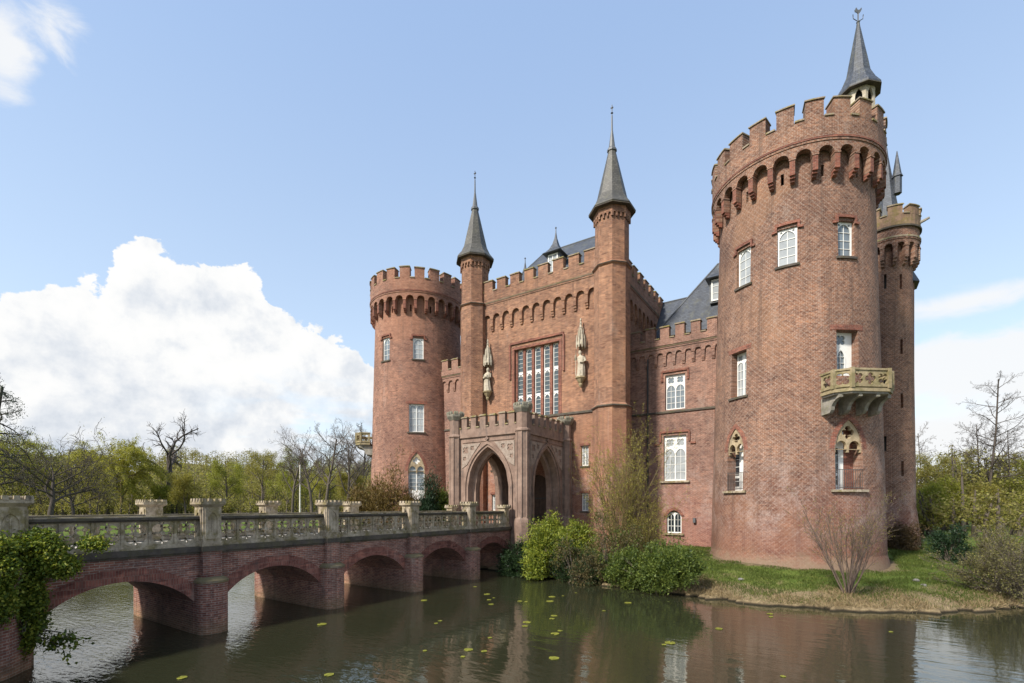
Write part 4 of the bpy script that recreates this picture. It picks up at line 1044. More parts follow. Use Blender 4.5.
# =================================================================== GROUND AND WATER
def sdist(X, Y, poly):
    """signed distance, positive inside"""
    d = np.full(X.shape, 1e9); inside = np.zeros(X.shape, bool); n = len(poly)
    for i in range(n):
        (x0, y0), (x1, y1) = poly[i], poly[(i+1) % n]
        ex, ey = x1-x0, y1-y0; t = np.clip(((X-x0)*ex+(Y-y0)*ey)/(ex*ex+ey*ey), 0, 1)
        d = np.minimum(d, np.hypot(X-x0-t*ex, Y-y0-t*ey))
        c = ((y0 > Y) != (y1 > Y)) & (X < ex*(Y-y0)/(ey if ey else 1e-9)+x0); inside ^= c
    return np.where(inside, d, -d)
MOAT = [(-17.7, 3.3), (-16.6, 1.7), (0, -.7), (25, -4), (75, -3), (75, 30), (60, 27), (34, 31), (22, 33.5), (13.5, 32.6), (8.6, 30.9), (6.4, 29.2), (5.2, 27.6), (3, 25.7), (.7, 24.6), (-2.6, 23.9), (-5.0, 24.2), (-8, 24.7), (-10.5, 25.1), (-14, 25.8), (-17.2, 26.8), (-24.5, 26.9), (-30, 26), (-40, 25.5), (-47, 31), (-49, 45), (-48, 75), (-58, 78), (-62, 60), (-60, 35), (-56, 14), (-44, 3), (-24, 3.3)]
def ground_z(X, Y):
    d = -sdist(X, Y, MOAT)                       # positive on land
    d = d+.16*np.sin(X*2.3+1.3*np.sin(Y*1.9))+.11*np.sin(X*5.1+Y*3.7)+.07*np.sin(X*9.7-Y*6.1)
    near = (Y < 3.6) & (X < 80)
    left = (X < -50) | near
    cap = np.where(X < -13, 2.7, 1.6)
    cap = np.clip(2.7-(X+17)*.35, 1.55, 2.7)
    z = .12+cap*(1-np.exp(-np.maximum(d, 0)/8.5))
    z = np.where(near, 2.82, z); z = np.where((X < -49) & ~near, .3+2.0*(1-np.exp(-np.maximum(d, 0)/5.)), z)
    z = np.where(d < 0, -.25-np.minimum(-d*.5, 1.2), z)
    z = np.where(near & (d < .75) & (X > -28), -1.4, z)
    r = np.hypot(X, Y); az = np.degrees(np.arctan2(X*ca+Y*sa, -X*sa+Y*ca))
    hill = np.clip((r-190)/260, 0, 1); hill = hill*hill*(3-2*hill)
    k = np.clip((-(az)+2)/12, 0, 1)*np.clip((az+62)/14, 0, 1)
    z = z+hill*(29+5*np.sin(az*.35)+3*np.sin(az*.9+1))*(k*.95+.05)
    z = z+.08*np.sin(X*1.3+Y*.7)*np.sin(Y*1.1-X*.4)*(d > 1.)*(~near)
    return z
def axis(a, b, st, far):
    x = list(np.arange(a, b+1e-6, st)); s = st
    while x[-1] < far: s *= 1.22; x.append(x[-1]+s)
    s = st
    while x[0] > -far: s *= 1.22; x.insert(0, x[0]-s)
    return np.array(x)
gx, gy = axis(-66, 40, .33, 3500), axis(-8, 62, .33, 3500)
X, Y = np.meshgrid(gx, gy); Z = ground_z(X, Y)
nx, ny = len(gx), len(gy)
me = bpy.data.meshes.new('ground'); idx = np.arange(nx*ny).reshape(ny, nx)
faces = np.stack([idx[:-1, :-1], idx[:-1, 1:], idx[1:, 1:], idx[1:, :-1]], -1).reshape(-1, 4)
me.from_pydata(np.stack([X, Y, Z], -1).reshape(-1, 3).tolist(), [], faces.tolist())
me.polygons.foreach_set('use_smooth', [True]*len(me.polygons))
t = NT('ground_soil_and_grass'); geo = t.n('ShaderNodeNewGeometry'); pos = geo.outputs['Position']
sz = t.n('ShaderNodeSeparateXYZ'); t.l(pos, sz.inputs[0])
n1 = t.noise(pos, .35, 6, .65); n2 = t.noise(pos, 3.5, 5, .7); n3 = t.noise(pos, 14, 3, .7)
g = t.ramp(t.math('ADD', t.math('MULTIPLY', n1, .6), t.math('MULTIPLY', n2, .4)), [(.3, (.05, .08, .016)), (.5, (.09, .13, .024)), (.68, (.17, .17, .05))])
dry = t.ramp(n2, [(.3, (.13, .095, .055)), (.7, (.30, .23, .13))])
hz = t.math('ADD', sz.outputs[2], t.math('MULTIPLY', t.math('SUBTRACT', n1, .5), .9))
far = t.n('ShaderNodeVectorMath', operation='LENGTH'); t.l(pos, far.inputs[0])
col = t.mix(maprange(t, hz, .62, .40), g, dry)
col = t.mix(maprange(t, far.outputs['Value'], 110, 170), col, t.ramp(n1, [(.3, (.085, .075, .03)), (.7, (.14, .13, .045))]))
dt = t.n('ShaderNodeVectorMath', operation='DISTANCE'); cb_ = t.n('ShaderNodeCombineXYZ'); t.l(sz.outputs[0], cb_.inputs[0]); t.l(sz.outputs[1], cb_.inputs[1]); t.l(cb_.outputs[0], dt.inputs[0]); dt.inputs[1].default_value = (-2.14, 35.93, 0)
rg = t.math('ADD', dt.outputs['Value'], t.math('MULTIPLY', t.math('SUBTRACT', n2, .5), 1.6))
col = t.mix(maprange(t, rg, 5.7, 5.2), col, t.mix(.5, dry, (.10, .075, .05)))
wp = t.noise(pos, .8, 4, .6); col = t.mix(maprange(t, wp, .56, .68, 0, .7), col, dry)
col = t.mix(maprange(t, sz.outputs[2], .12, .02), col, (.03, .024, .016))
me.materials.append(t.out(col, .95, t.bump(t.math('ADD', n2, t.math('MULTIPLY', n3, .6)), .8, .08), .1))
go = bpy.data.objects.new('ground', me); C.objects.link(go); go['kind'] = 'structure'

t = NT('moat_water'); geo = t.n('ShaderNodeNewGeometry'); pos = geo.outputs['Position']
mp = t.n('ShaderNodeMapping'); t.l(pos, mp.inputs['Vector']); mp.inputs['Rotation'].default_value = (0, 0, -YAW); mp.inputs['Scale'].default_value = (.75, 2.2, 1)
w1 = t.noise(mp.outputs[0], 1.05, 3, .5, .5); w2 = t.noise(mp.outputs[0], 3.6, 3, .55, .3)
big = t.noise(pos, .09, 3, .5)
amp = maprange(t, big, .35, .65, .35, 1.0)
sx = t.n('ShaderNodeSeparateXYZ'); t.l(pos, sx.inputs[0])
left = maprange(t, sx.outputs[0], -10, -17, 0, 1)
hgt = t.math('ADD', w1, t.math('MULTIPLY', w2, t.math('ADD', .16, t.math('MULTIPLY', left, 1.05))))
hgt = t.math('MULTIPLY', hgt, amp)
nb = t.bump(hgt, .16, .12)
df = t.n('ShaderNodeBsdfDiffuse'); df.inputs[0].default_value = (.025, .027, .014, 1); gl_ = t.n('ShaderNodeBsdfGlossy'); gl_.inputs['Roughness'].default_value = .02; gl_.inputs['Color'].default_value = (.97, .97, .95, 1)
fz = t.n('ShaderNodeFresnel'); fz.inputs['IOR'].default_value = 1.33; t.l(nb, fz.inputs['Normal']); t.l(nb, gl_.inputs['Normal'])
ms_ = t.n('ShaderNodeMixShader'); t.l(t.math('POWER', fz.outputs[0], .72), ms_.inputs[0]); t.l(df.outputs[0], ms_.inputs[1]); t.l(gl_.outputs[0], ms_.inputs[2])
ow = t.n('ShaderNodeOutputMaterial'); t.l(ms_.outputs[0], ow.inputs[0])
mb = MB(); mb.face([(-75, -10, 0), (80, -10, 0), (80, 95, 0), (-75, 95, 0)], t.m)
wo = mb.build('water'); wo['kind'] = 'structure'
# quay wall under the near bank and bridge end
mb = MB(); ln = [(-23.3, 3.75), (-18.2, 3.75), (-17.55, 3.2), (-16.5, 1.75), (0, -.55), (25, -3.9)]
for i in range(len(ln)-1):
    (x0, y0), (x1, y1) = ln[i], ln[i+1]; f = flat(x1, y1, (x0-x1, y0-y1)); L = hypot(x1-x0, y1-y0)
    mb.fbox(f, 0, L, -1.6, 2.6, -.02, 1.5, 'bridge'); mb.fbox(f, -.02, L+.02, 2.6, 2.8, -.1, 1.6, 'coping')
tag(mb.build('quay_wall'), 'dark brick quay wall running from the ivy-grown bridge end', 'wall')

# =================================================================== PLANTS
def leafmesh(name, cen, dirs, length, width, m, parent=None, rng=None, up=.0, fold=.25):
    """leaf-sized faces; cen, dirs (N,3), length/width scalars or (N,)"""
    N = len(cen); rng = rng or np.random.default_rng(1)
    d = dirs/(np.linalg.norm(dirs, axis=1, keepdims=True)+1e-9)
    r = rng.normal(size=(N, 3)); r[:, 2] += up
    s = np.cross(d, r); s /= np.linalg.norm(s, axis=1, keepdims=True)+1e-9
    nn = np.cross(s, d)
    L = np.broadcast_to(np.asarray(length, float).reshape(-1, 1), (N, 1)); W = np.broadcast_to(np.asarray(width, float).reshape(-1, 1), (N, 1))
    b = cen; tip = cen+d*L; mid = cen+d*L*.5
    a = mid+s*W*.5+nn*W*fold; c = mid-s*W*.5+nn*W*fold
    V = np.stack([b, a, tip, c], 1).reshape(-1, 3)
    org = np.zeros(3); p = parent
    while p is not None: org = org+np.array(p.location); p = p.parent
    V = V-org
    me = bpy.data.meshes.new(name); me.vertices.add(4*N); me.vertices.foreach_set('co', V.astype(np.float32).ravel())
    me.loops.add(4*N); me.loops.foreach_set('vertex_index', np.arange(4*N, dtype=np.int32))
    me.polygons.add(N); me.polygons.foreach_set('loop_start', np.arange(0, 4*N, 4, dtype=np.int32)); me.polygons.foreach_set('loop_total', np.full(N, 4, dtype=np.int32))
    me.materials.append(M[m]); me.update(calc_edges=True)
    o = bpy.data.objects.new(name, me); C.objects.link(o)
    if parent is not None: o.parent = parent
    return o

class Grower:
    def __init__(s, seed): s.r = np.random.default_rng(seed); s.chains = []; s.tips = []; s.tdir = []
    def grow(s, p, d, L, r, lev, mx, par):
        rng = s.r; n = par['seg'][min(lev, len(par['seg'])-1)]; pts = [p.copy()]; rad = [r]; ds = [d.copy()]
        end = r*par.get('taper', .35) if lev < mx else max(r*.4, par.get('rmin', .004))
        for i in range(n):
            d = d+rng.normal(size=3)*par['wig'][min(lev, len(par['wig'])-1)]; d[2] += par['trop'][min(lev, len(par['trop'])-1)]; d /= np.linalg.norm(d)
            p = p+d*L/n; pts.append(p.copy()); rad.append(r+(end-r)*(i+1)/n); ds.append(d.copy())
        s.chains.append((np.array(pts), np.array(rad), lev))
        if lev >= par.get('leaflev', mx):
            for i in range(1, n+1): s.tips.append(pts[i]); s.tdir.append(ds[i])
        if lev >= mx: return
        k = par['nch'][lev]; k = max(1, int(round(k*rng.uniform(.8, 1.2))))
        for j in range(k):
            t = par['t0'][min(lev, len(par['t0'])-1)]; t = t+(1-t)*((j+rng.uniform(.1, .9))/k)
            i = min(int(t*n), n-1); q = pts[i]+(pts[i+1]-pts[i])*(t*n-i); dd = ds[i]; rr = rad[i]+(rad[i+1]-rad[i])*(t*n-i)
            az = rng.uniform(0, 2*pi) if lev else j*2.4+rng.uniform(-.5, .5); ax = np.cross(dd, [cos(az), sin(az), .13]); ax /= np.linalg.norm(ax)+1e-9
            a = radians(par['ang'][min(lev, len(par['ang'])-1)]*rng.uniform(.75, 1.25)); nd = dd*cos(a)+ax*sin(a)
            s.grow(q, nd, L*par['lr'][min(lev, len(par['lr'])-1)]*rng.uniform(.75, 1.2)*(1-par.get('apic', .4)*t), max(rr*par.get('rr', .55), par.get('rmin', .004)), lev+1, mx, par)
    def wood(s, name, m, parent):
        V, F = [], []; nb = 0
        for pts, rad, lev in s.chains:
            k = 7 if lev == 0 else 5 if lev == 1 else 3
            d = np.gradient(pts, axis=0); d /= np.linalg.norm(d, axis=1, keepdims=True)+1e-9
            ref = np.array([.31, .17, .93]) if abs(d[0][2]) < .85 else np.array([1., .1, 0]); x = np.cross(d, ref); x /= np.linalg.norm(x, axis=1, keepdims=True)+1e-9; y = np.cross(d, x)
            a = np.arange(k)*2*pi/k
            ring = pts[:, None, :]+rad[:, None, None]*(x[:, None, :]*np.cos(a)[None, :, None]+y[:, None, :]*np.sin(a)[None, :, None])
            V.append(ring.reshape(-1, 3)); n = len(pts)
            i = np.arange(n-1)[:, None]*k; j = np.arange(k)[None, :]; j2 = (j+1) % k
            F.append((np.stack([i+j, i+j2, i+k+j2, i+k+j], -1).reshape(-1, 4))+nb); nb += n*k
        V = np.concatenate(V); F = np.concatenate(F); org = np.zeros(3); p = parent
        while p is not None: org = org+np.array(p.location); p = p.parent
        me = bpy.data.meshes.new(name); me.from_pydata((V-org).tolist(), [], F.tolist()); me.materials.append(M[m])
        me.polygons.foreach_set('use_smooth', [True]*len(me.polygons))
        o = bpy.data.objects.new(name, me); C.objects.link(o); o.parent = parent; return o

def gz(x, y): return float(ground_z(np.array([x]), np.array([y]))[0])

def tree(name, xy, label, H, seed, par, mx, bark, leaf=None, nleaf=6, ll=.12, lw=.06, spread=.15, r0=None, stems=1, lean=0., cat='tree', group=None, droop=0., z0=None, splay=25):
    z = gz(*xy)-.1 if z0 is None else z0
    e = empty(name, (xy[0], xy[1], z), label, cat, group); g = Grower(seed); rng = g.r
    for k in range(stems):
        a = 2*pi*k/stems+rng.uniform(-.4, .4); sp = radians(splay)*rng.uniform(.2, 1.) if stems > 1 else lean
        d = np.array([sin(sp)*cos(a), sin(sp)*sin(a), cos(sp)])
        o = np.array([xy[0], xy[1], z])+(np.array([cos(a), sin(a), 0])*rng.uniform(.03, .22) if stems > 1 else 0)
        g.grow(o, d, H*par.get('h0', .75)*(rng.uniform(.7, 1.05) if stems > 1 else 1), (r0 or H*.02)*(rng.uniform(.6, 1) if stems > 1 else 1), 0, mx, par)
    g.wood('trunk' if cat == 'tree' else 'stems', bark, e)
    if leaf:
        tp = np.array(g.tips); td = np.array(g.tdir); N = len(tp)*nleaf
        ii = rng.integers(0, len(tp), N); c = tp[ii]+rng.normal(size=(N, 3))*spread
        d = td[ii]*.5+rng.normal(size=(N, 3))*.7; d[:, 2] -= droop
        leafmesh('crown' if cat == 'tree' else 'foliage', c, d, ll*rng.uniform(.6, 1.3, N), lw*rng.uniform(.7, 1.2, N), leaf, e, rng)
    return e

def bush(name, xy, label, rx, ry, rz, seed, leaf, nclump, nl, ll, lw, cat='bush', z0=None, yaw=0., inner=.55, lump=.28, up=.5, stem='bark', second=None, frac=.0, tilt=0.):
    """leafy shrub: leaf rosettes spread through a lumpy volume, on stems from the root"""
    z = gz(*xy) if z0 is None else z0; e = empty(name, (xy[0], xy[1], z), label, cat); rng = np.random.default_rng(seed)
    nlo = 11+int(lump*14); lo = rng.normal(size=(nlo, 3)); lo[:, 2] = np.abs(lo[:, 2])*.9-.15; lo /= np.linalg.norm(lo, axis=1, keepdims=True)
    lo *= rng.uniform(.35, .78+lump*.3, (nlo, 1)); lr_ = rng.uniform(.24, .44, nlo)*(1.15-lump*.5)
    pk = rng.integers(0, nlo, nclump); u = rng.normal(size=(nclump, 3)); u[:, 2] += .25; u /= np.linalg.norm(u, axis=1, keepdims=True)
    q0 = lo[pk]+u*(lr_[pk]*(inner+(1-inner)*rng.uniform(0, 1, nclump)**.5))[:, None]; q0 *= 1+(rng.random((nclump, 1)) < .10)*rng.uniform(.05, .38, (nclump, 1)); q0[:, 2] = np.maximum(q0[:, 2], -.22)
    q = q0*np.array([rx, ry, rz]); q[:, 0] += tilt*q[:, 2]
    c_, s_ = cos(yaw), sin(yaw); q = np.stack([q[:, 0]*c_-q[:, 1]*s_, q[:, 0]*s_+q[:, 1]*c_, q[:, 2]], 1)
    base = np.array([xy[0], xy[1], z+rz*.18]); q = q+base
    N = nclump*nl; ii = np.repeat(np.arange(nclump), nl); outw = u*.7+(q-base)/(np.linalg.norm(q-base, axis=1, keepdims=True)+1e-9)*.5
    outw[:, 2] += up*.6
    cen = q[ii]+rng.normal(size=(N, 3))*ll*.75; cen[:, 2] = np.maximum(cen[:, 2], z+.02+.1*rng.random(N))
    d = outw[ii]*.55+rng.normal(size=(N, 3))*.75
    ln = ll*rng.uniform(.6, 1.35, N); wd = lw*rng.uniform(.7, 1.3, N)
    if second:
        pick = np.repeat(rng.random(nclump) < frac, nl); leafmesh('foliage', cen[~pick], d[~pick], ln[~pick], wd[~pick], leaf, e, rng, up)
        leafmesh('young_shoots', cen[pick]+outw[ii][pick]*ll*.6, d[pick], ln[pick], wd[pick], second, e, rng, up)
    else: leafmesh('foliage', cen, d, ln, wd, leaf, e, rng, up)
    g = Grower(seed+1)
    for k in range(min(nclump, 60)):
        t_ = q[k]; p0 = np.array([xy[0]+rng.normal()*rx*.08, xy[1]+rng.normal()*ry*.08, z-.05]); mid = p0*.45+t_*.55; mid[2] += .1
        g.chains.append((np.array([p0, mid, t_]), np.array([.03, .018, .006]), 2))
    g.wood('stems', stem, e)
    return e

# shrubs on the island bank -----------------------------------------
bush('bush', (-14.2, 26.1), 'bright yellow-green bush beside the porch, over the water', 2.15, 1.7, 3.9, 11, 'rhodo', 2100, 15, .15, .06, yaw=.5, lump=.3, z0=.15)
bush('bush', (-16.5, 26.2), 'dark green bush at the foot of the bridge end', 1.3, 1.1, 2.3, 12, 'darkleaf', 800, 14, .15, .06, z0=.05)
bush('bush', (-12.2, 25.0), 'olive-brown undergrowth at the water below the twiggy bushes', 2.0, 1.0, 2.0, 13, 'brownleaf', 1100, 12, .11, .042, z0=.0, lump=.45, inner=.35, second='darkleaf', frac=.4)
bush('bush', (-7.5, 24.8), 'broad dark green bush on the waterline in front of the wing', 2.5, 1.4, 2.1, 14, 'laurel', 2000, 15, .15, .05, yaw=-.1, lump=.28, z0=.05)
bush('bush', (-10.3, 25.6), 'olive brown bush between the bright bush and the broad dark one', 1.7, 1.3, 3.0, 15, 'brownleaf', 1000, 11, .11, .04, lump=.4, inner=.35, z0=.3, second='laurel', frac=.35)
for k, (u, v, lf, lab) in enumerate(((-11.6, 25.9, 'brownleaf', 'low brown scrub at the water edge left of the broad dark bush'), (-9.6, 25.2, 'laurel', 'low green scrub at the water edge touching the broad dark bush'), (-13.0, 25.6, 'darkleaf', 'low dark scrub under the bright yellow-green bush'))):
    bush('scrub', (u, v), lab, 1.2, .8, 1.1, 140+k, lf, 420, 11, .12, .045, lump=.5, inner=.3, z0=.0)
TW = dict(seg=[7, 5, 4], wig=[.07, .13, .16], trop=[.05, .08, .05], nch=[9, 6], t0=[.15, .2], ang=[26, 34], lr=[.55, .5], h0=.9, rmin=.006, rr=.5)
tree('twiggy_shrub', (-10.4, 27.3), 'tall willow-like shrub with thin yellowish shoots before the gatehouse corner', 7.4, 21, TW, 2, 'barkol', 'bud', 3, .085, .035, .05, .045, stems=17, cat='shrub', splay=17, z0=.6)
tree('twiggy_shrub', (-8.9, 27.6), 'low twiggy shrub reaching across the small cellar window', 3.9, 22, TW, 2, 'barkol', 'bud', 2, .08, .035, .06, .03, stems=9, cat='shrub', splay=48, z0=.7)
BS = dict(seg=[7, 5, 4], wig=[.05, .1, .14], trop=[.035, .05, .04], nch=[6, 5], t0=[.25, .2], ang=[24, 32], lr=[.5, .5], h0=.95, rmin=.006, rr=.5)
tree('bare_shrub', (.6, 26.6), 'bare many-stemmed shrub on the grass bank before the great tower', 4.1, 23, BS, 2, 'barksh', 'olive', 1, .05, .025, .03, .032, stems=22, cat='shrub', splay=36, z0=.5)
bush('conifer_bush', B(950, 28.6), 'small dark conifer bush on the lawn at the right', 1.0, 1.0, 1.75, 16, 'yew', 1000, 10, .14, .035)
tree('willow_shrub', B(1024, 21.8), 'sprawling grey-brown willow bush with yellow catkins at the right edge', 3.3, 24, dict(TW, nch=[11, 8], ang=[38, 42]), 2, 'bark', 'catkin', 2, .08, .045, .07, .035, stems=26, cat='shrub', splay=78)
bush('bush', B(1003, 26.5), 'yellow-flowering bush behind the willow bush', 1.6, 1.3, 1.9, 17, 'catkin', 800, 10, .11, .045, lump=.45, inner=.3, second='bud', frac=.22)
bush('bush', B(899, 34.3), 'rusty brown bush at the foot of the stair tower', 1.3, 1.0, 2.0, 18, 'reddish', 700, 12, .13, .05, lump=.3)
# conifers before the far tower
for px, dep, h, rx, lf, lab, sd in ((372, 41, 2.9, 1.8, 'juniper', 'rusty juniper bush left of the far tower door window', 31), (397, 40, 3.4, 1.6, 'juniper', 'tallest feathery rusty juniper before the far tower', 32), (428, 39.5, 2.7, 1.3, 'yew', 'dark green conifer bush right of the junipers', 33), (446, 40, 1.7, .8, 'laurel', 'low green shrub beside the dark conifer bush', 34)):
    xy = B(px, dep); bush('conifer_bush', xy, lab, rx*1.1, rx*1.1, h+1.0, sd, lf, 620, 14, .32, .05, z0=2.4, lump=.4, inner=.3, up=1.6)
# ivy on the bridge end -------------------------------------------------
rng = np.random.default_rng(5); e = empty('ivy', (-17.9, 3.6, 0), 'thick ivy hanging over the near end of the bridge', 'ivy')
N = 1500; cl = []
def addblob(n, lat, dep, z, rx, ry, rz):
    u = rng.normal(size=(n, 3)); u /= np.linalg.norm(u, axis=1, keepdims=True); r = rng.uniform(.45, 1, n)**.6
    x = lat+u[:, 0]*r*rx; y = dep+u[:, 1]*r*ry; cl.append(np.stack([x*ca-y*sa, x*sa+y*ca, z+u[:, 2]*r*rz], 1))
for b in ((420, -13.6, 13.2, 3.15, 1.0, .45, .75), (420, -14.2, 13.0, 3.3, .9, .5, .5), (300, -12.9, 12.2, 2.75, .6, .3, .55), (260, -12.75, 12.1, 2.0, .5, .25, .55), (240, -12.9, 12.9, 2.0, .6, .35, .6), (160, -13.0, 12.3, 3.35, .5, .35, .3), (300, -12.6, 13.1, 3.1, .65, .4, .6), (260, -13.3, 13.1, 2.2, .9, .4, .8), (240, -12.85, 13.0, 1.3, .45, .35, .9), (200, -13.9, 13.3, 3.6, .7, .4, .35), (110, -12.05, 13.2, 2.75, .35, .3, .3), (50, -11.5, 13.6, 3.35, .35, .15, .14)): addblob(*b)
q = np.concatenate(cl); q[:, 0] -= .22*ca; q[:, 1] -= .22*sa; nl = 19; ii = np.repeat(np.arange(len(q)), nl)
cen = q[ii]+rng.normal(size=(len(ii), 3))*.085; d = rng.normal(size=(len(ii), 3))*.6; d[:, 2] -= .35; d[:, :2] += np.array([sa, -ca])*.35
leafmesh('foliage', cen, d,  .085*rng.uniform(.6, 1.3, len(ii)), .06*rng.uniform(.7, 1.2, len(ii)), 'ivy', e, rng, .6)
g = Grower(9)
for k in range(30): g.chains.append((np.array([[-18.0+rng.normal()*.3, 3.5+rng.normal()*.15, 1.1], q[k*20]*.5+np.array([-17.9, 3.55, .6])*.5, q[k*20]]), np.array([.016, .011, .005]), 2))
for k in range(9):
    p0 = np.array([*P(-12.75+rng.normal()*.12, 13.0), .75+rng.uniform(-.3, .4)]); p1 = np.array([*P(-11.75+rng.normal()*.25, 13.0+rng.normal()*.15), .55+rng.uniform(-.4, .5)]); m_ = (p0+p1)/2+[0, 0, .08]
    g.chains.append((np.array([p0, m_, p1]), np.array([.012, .009, .004]), 2))
    n = 26; t_ = rng.uniform(.35, 1.05, n); c_ = p0+(p1-p0)*t_[:, None]+rng.normal(size=(n, 3))*.05; leaf_d = rng.normal(size=(n, 3)); leaf_d[:, 2] -= .4
    if k == 0: TC, TD = [], []
    TC.append(c_); TD.append(leaf_d)
leafmesh('trailing_sprays', np.concatenate(TC), np.concatenate(TD), .13, .08, 'ivy', e, rng, .6)
g.wood('stems', 'bark', e)

# background trees ---------------------------------------------------
BARE = dict(seg=[6, 6, 5, 4], wig=[.05, .12, .16, .2], trop=[.02, .03, .03, .02], nch=[13, 9, 8], t0=[.3, .2, .2], ang=[42, 40, 42], lr=[.62, .55, .5], h0=.85, rmin=.016, rr=.55, apic=.45)
SPRAWL = dict(seg=[4, 8, 6, 5], wig=[.1, .2, .22, .25], trop=[.0, .02, .0, -.01], nch=[9, 8, 8], t0=[.4, .2, .15], ang=[58, 42, 45], lr=[1.3, .55, .5], h0=.42, rmin=.02, rr=.6, apic=.1)
POLL = dict(seg=[5, 7, 4, 3], wig=[.04, .22, .3, .3], trop=[.0, .07, .05, .03], nch=[6, 9, 6], t0=[.55, .35, .2], ang=[46, 45, 45], lr=[.85, .27, .5], h0=.56, rmin=.025, rr=.7, apic=.1)
tree('broad_tree', B(50, 62), 'broad sprawling bare tree left behind the bridge', 14.5, 41, SPRAWL, 3, 'barkdark', 'olive', 1, .14, .06, .3, .36, lean=.1)
tree('broad_tree', B(73, 70), 'second dark-stemmed tree right of the sprawling one', 12.0, 42, SPRAWL, 3, 'barkdark', 'reddish', 1, .14, .06, .3, .24)
tree('pollard_tree', B(170, 95), 'old pollarded bare tree with stubby crooked boughs', 22.5, 43, POLL, 3, 'barkdark', None, r0=.75)
tree('cedar_tree', B(-12, 66), 'dark layered conifer cut by the left edge', 22, 44, dict(BARE, nch=[30, 7, 4], ang=[80, 48, 45], trop=[.02, .0, 0, 0], lr=[.36, .5, .5], t0=[.25, .15, .2], apic=.6), 2, 'barkdark', 'yew', 4, .36, .09, .26, .4)
WIL = dict(seg=[5, 6, 8], wig=[.06, .14, .06], trop=[.02, .03, -.17], nch=[10, 16], t0=[.35, .25], ang=[45, 50], lr=[.7, .8], h0=.6, rmin=.012, rr=.5, apic=.2)
tree('weeping_willow', B(122, 88), 'tall yellow-green weeping willow left of the pollarded tree', 16.5, 45, WIL, 2, 'barkol', 'willow', 24, .34, .1, .22, .4, droop=.9)
tree('weeping_willow', B(95, 100), 'paler weeping willow behind the sprawling tree', 15.5, 46, WIL, 2, 'barkol', 'willow', 20, .36, .11, .24, .4, droop=.9)
tree('weeping_willow', B(20, 84), 'yellow-green willow at the left edge behind the sprawling tree', 16.5, 48, WIL, 2, 'barkol', 'spring', 12, .36, .11, .24, .4, droop=.9)
LEAFY = dict(seg=[5, 5, 4, 3], wig=[.06, .13, .18, .2], trop=[.02, .03, .02, 0], nch=[12, 6, 4], t0=[.2, .2, .2], ang=[48, 42, 45], lr=[.55, .55, .5], h0=.8, rmin=.012, rr=.5, apic=.5)
specs = [(228, 105, 9.5, 'spring', 'round spring-green tree right of the pollarded tree', 51), (262, 118, 13., 'olive', 'taller olive-yellow tree behind the second bridge bay', 52), (287, 98, 10.5, 'spring', 'bright green rounded tree behind the third bridge pillar', 53), (318, 112, 10.5, 'willow', 'yellowish leafy tree under the tall bare trees', 54), (186, 90, 6.5, 'olive', 'low olive thicket right of the pollarded trunk', 55), (345, 84, 7., 'olive', 'low olive bush tree left of the far tower', 56), (157, 92, 5.0, 'spring', 'small light green tree left of the pollarded trunk', 57)]
for px, dep, h, lf, lab, sd in specs: tree('leafy_tree', B(px, dep), lab, h*1.3, sd, LEAFY, 3, 'bark', lf, 16, .20, .10, .34, stems=1)
for px, dep, h, lab, sd in ((292, 92, 15., 'leaning bare tree with forked crown, leftmost of the bare row', 61), (312, 98, 17., 'slender bare tree in the middle of the bare row', 62), (326, 88, 17.5, 'tallest bare tree with round twiggy crown', 63), (348, 80, 14.5, 'twiggy bare tree next to the far tower balcony', 64), (362, 92, 17., 'bare tree half hidden by the far tower', 65)):
    tree('bare_tree', B(px, dep), lab, h*.98, sd, BARE, 3, 'bark', None,1, .2, .1, .2, lean=.16 if sd == 61 else .03)
mb = MB(); xy = B(300, 90); zz = gz(*xy); mb.lathe(xy, [(.16, zz), (.11, zz+9.6), (.16, zz+9.6), (.05, zz+9.75)], 8, 'plaster'); tag(mb.build('pole'), 'thin pale pole standing among the trees behind the bridge', 'pole')
# right side
rs_ = [(935, 62, 8.8, 'olive', 'olive-green tree right behind the stair tower', 71), (962, 70, 10.2, 'olive', 'yellow-olive tree left of the tall bare tree', 72), (1005, 64, 9.2, 'olive', 'broad olive tree under the tall bare tree', 73), (1030, 56, 7.5, 'spring', 'light green tree at the right edge', 74), (985, 52, 4.6, 'olive', 'low olive thicket above the lawn', 75), (925, 52, 4.4, 'spring', 'low green thicket beside the stair tower', 76), (948, 55, 5.2, 'spring', 'green thicket behind the dark conifer bush', 77)]
for px, dep, h, lf, lab, sd in rs_: tree('leafy_tree', B(px, dep), lab, h*1.12, sd, LEAFY, 3, 'bark', lf, 16, .15, .075, .3)
ALD = dict(BARE, nch=[30, 9, 7], ang=[68, 42, 42], wig=[.025, .1, .14, .16], lr=[.30, .45, .5], t0=[.28, .2, .2], apic=.55, rmin=.009)
tree('bare_tree', B(988, 56), 'tall slim bare tree with level branches against the right sky', 20.5, 81, ALD, 3, 'barkdark', None, r0=.17)
tree('bare_tree', B(978, 57), 'bare tree leaning left beside the tall slim one', 14.5, 82, dict(ALD, t0=[.45, .2, .2]), 3, 'barkdark', None, r0=.12, lean=-.0)
tree('bare_tree', B(1012, 60), 'thin bare tree at the far right', 14.5, 83, ALD, 3, 'barkdark', None, r0=.11)
tree('bare_tree', B(922, 66), 'small bare birch beside the stair tower', 15, 84, ALD, 3, 'bark', None, r0=.1)
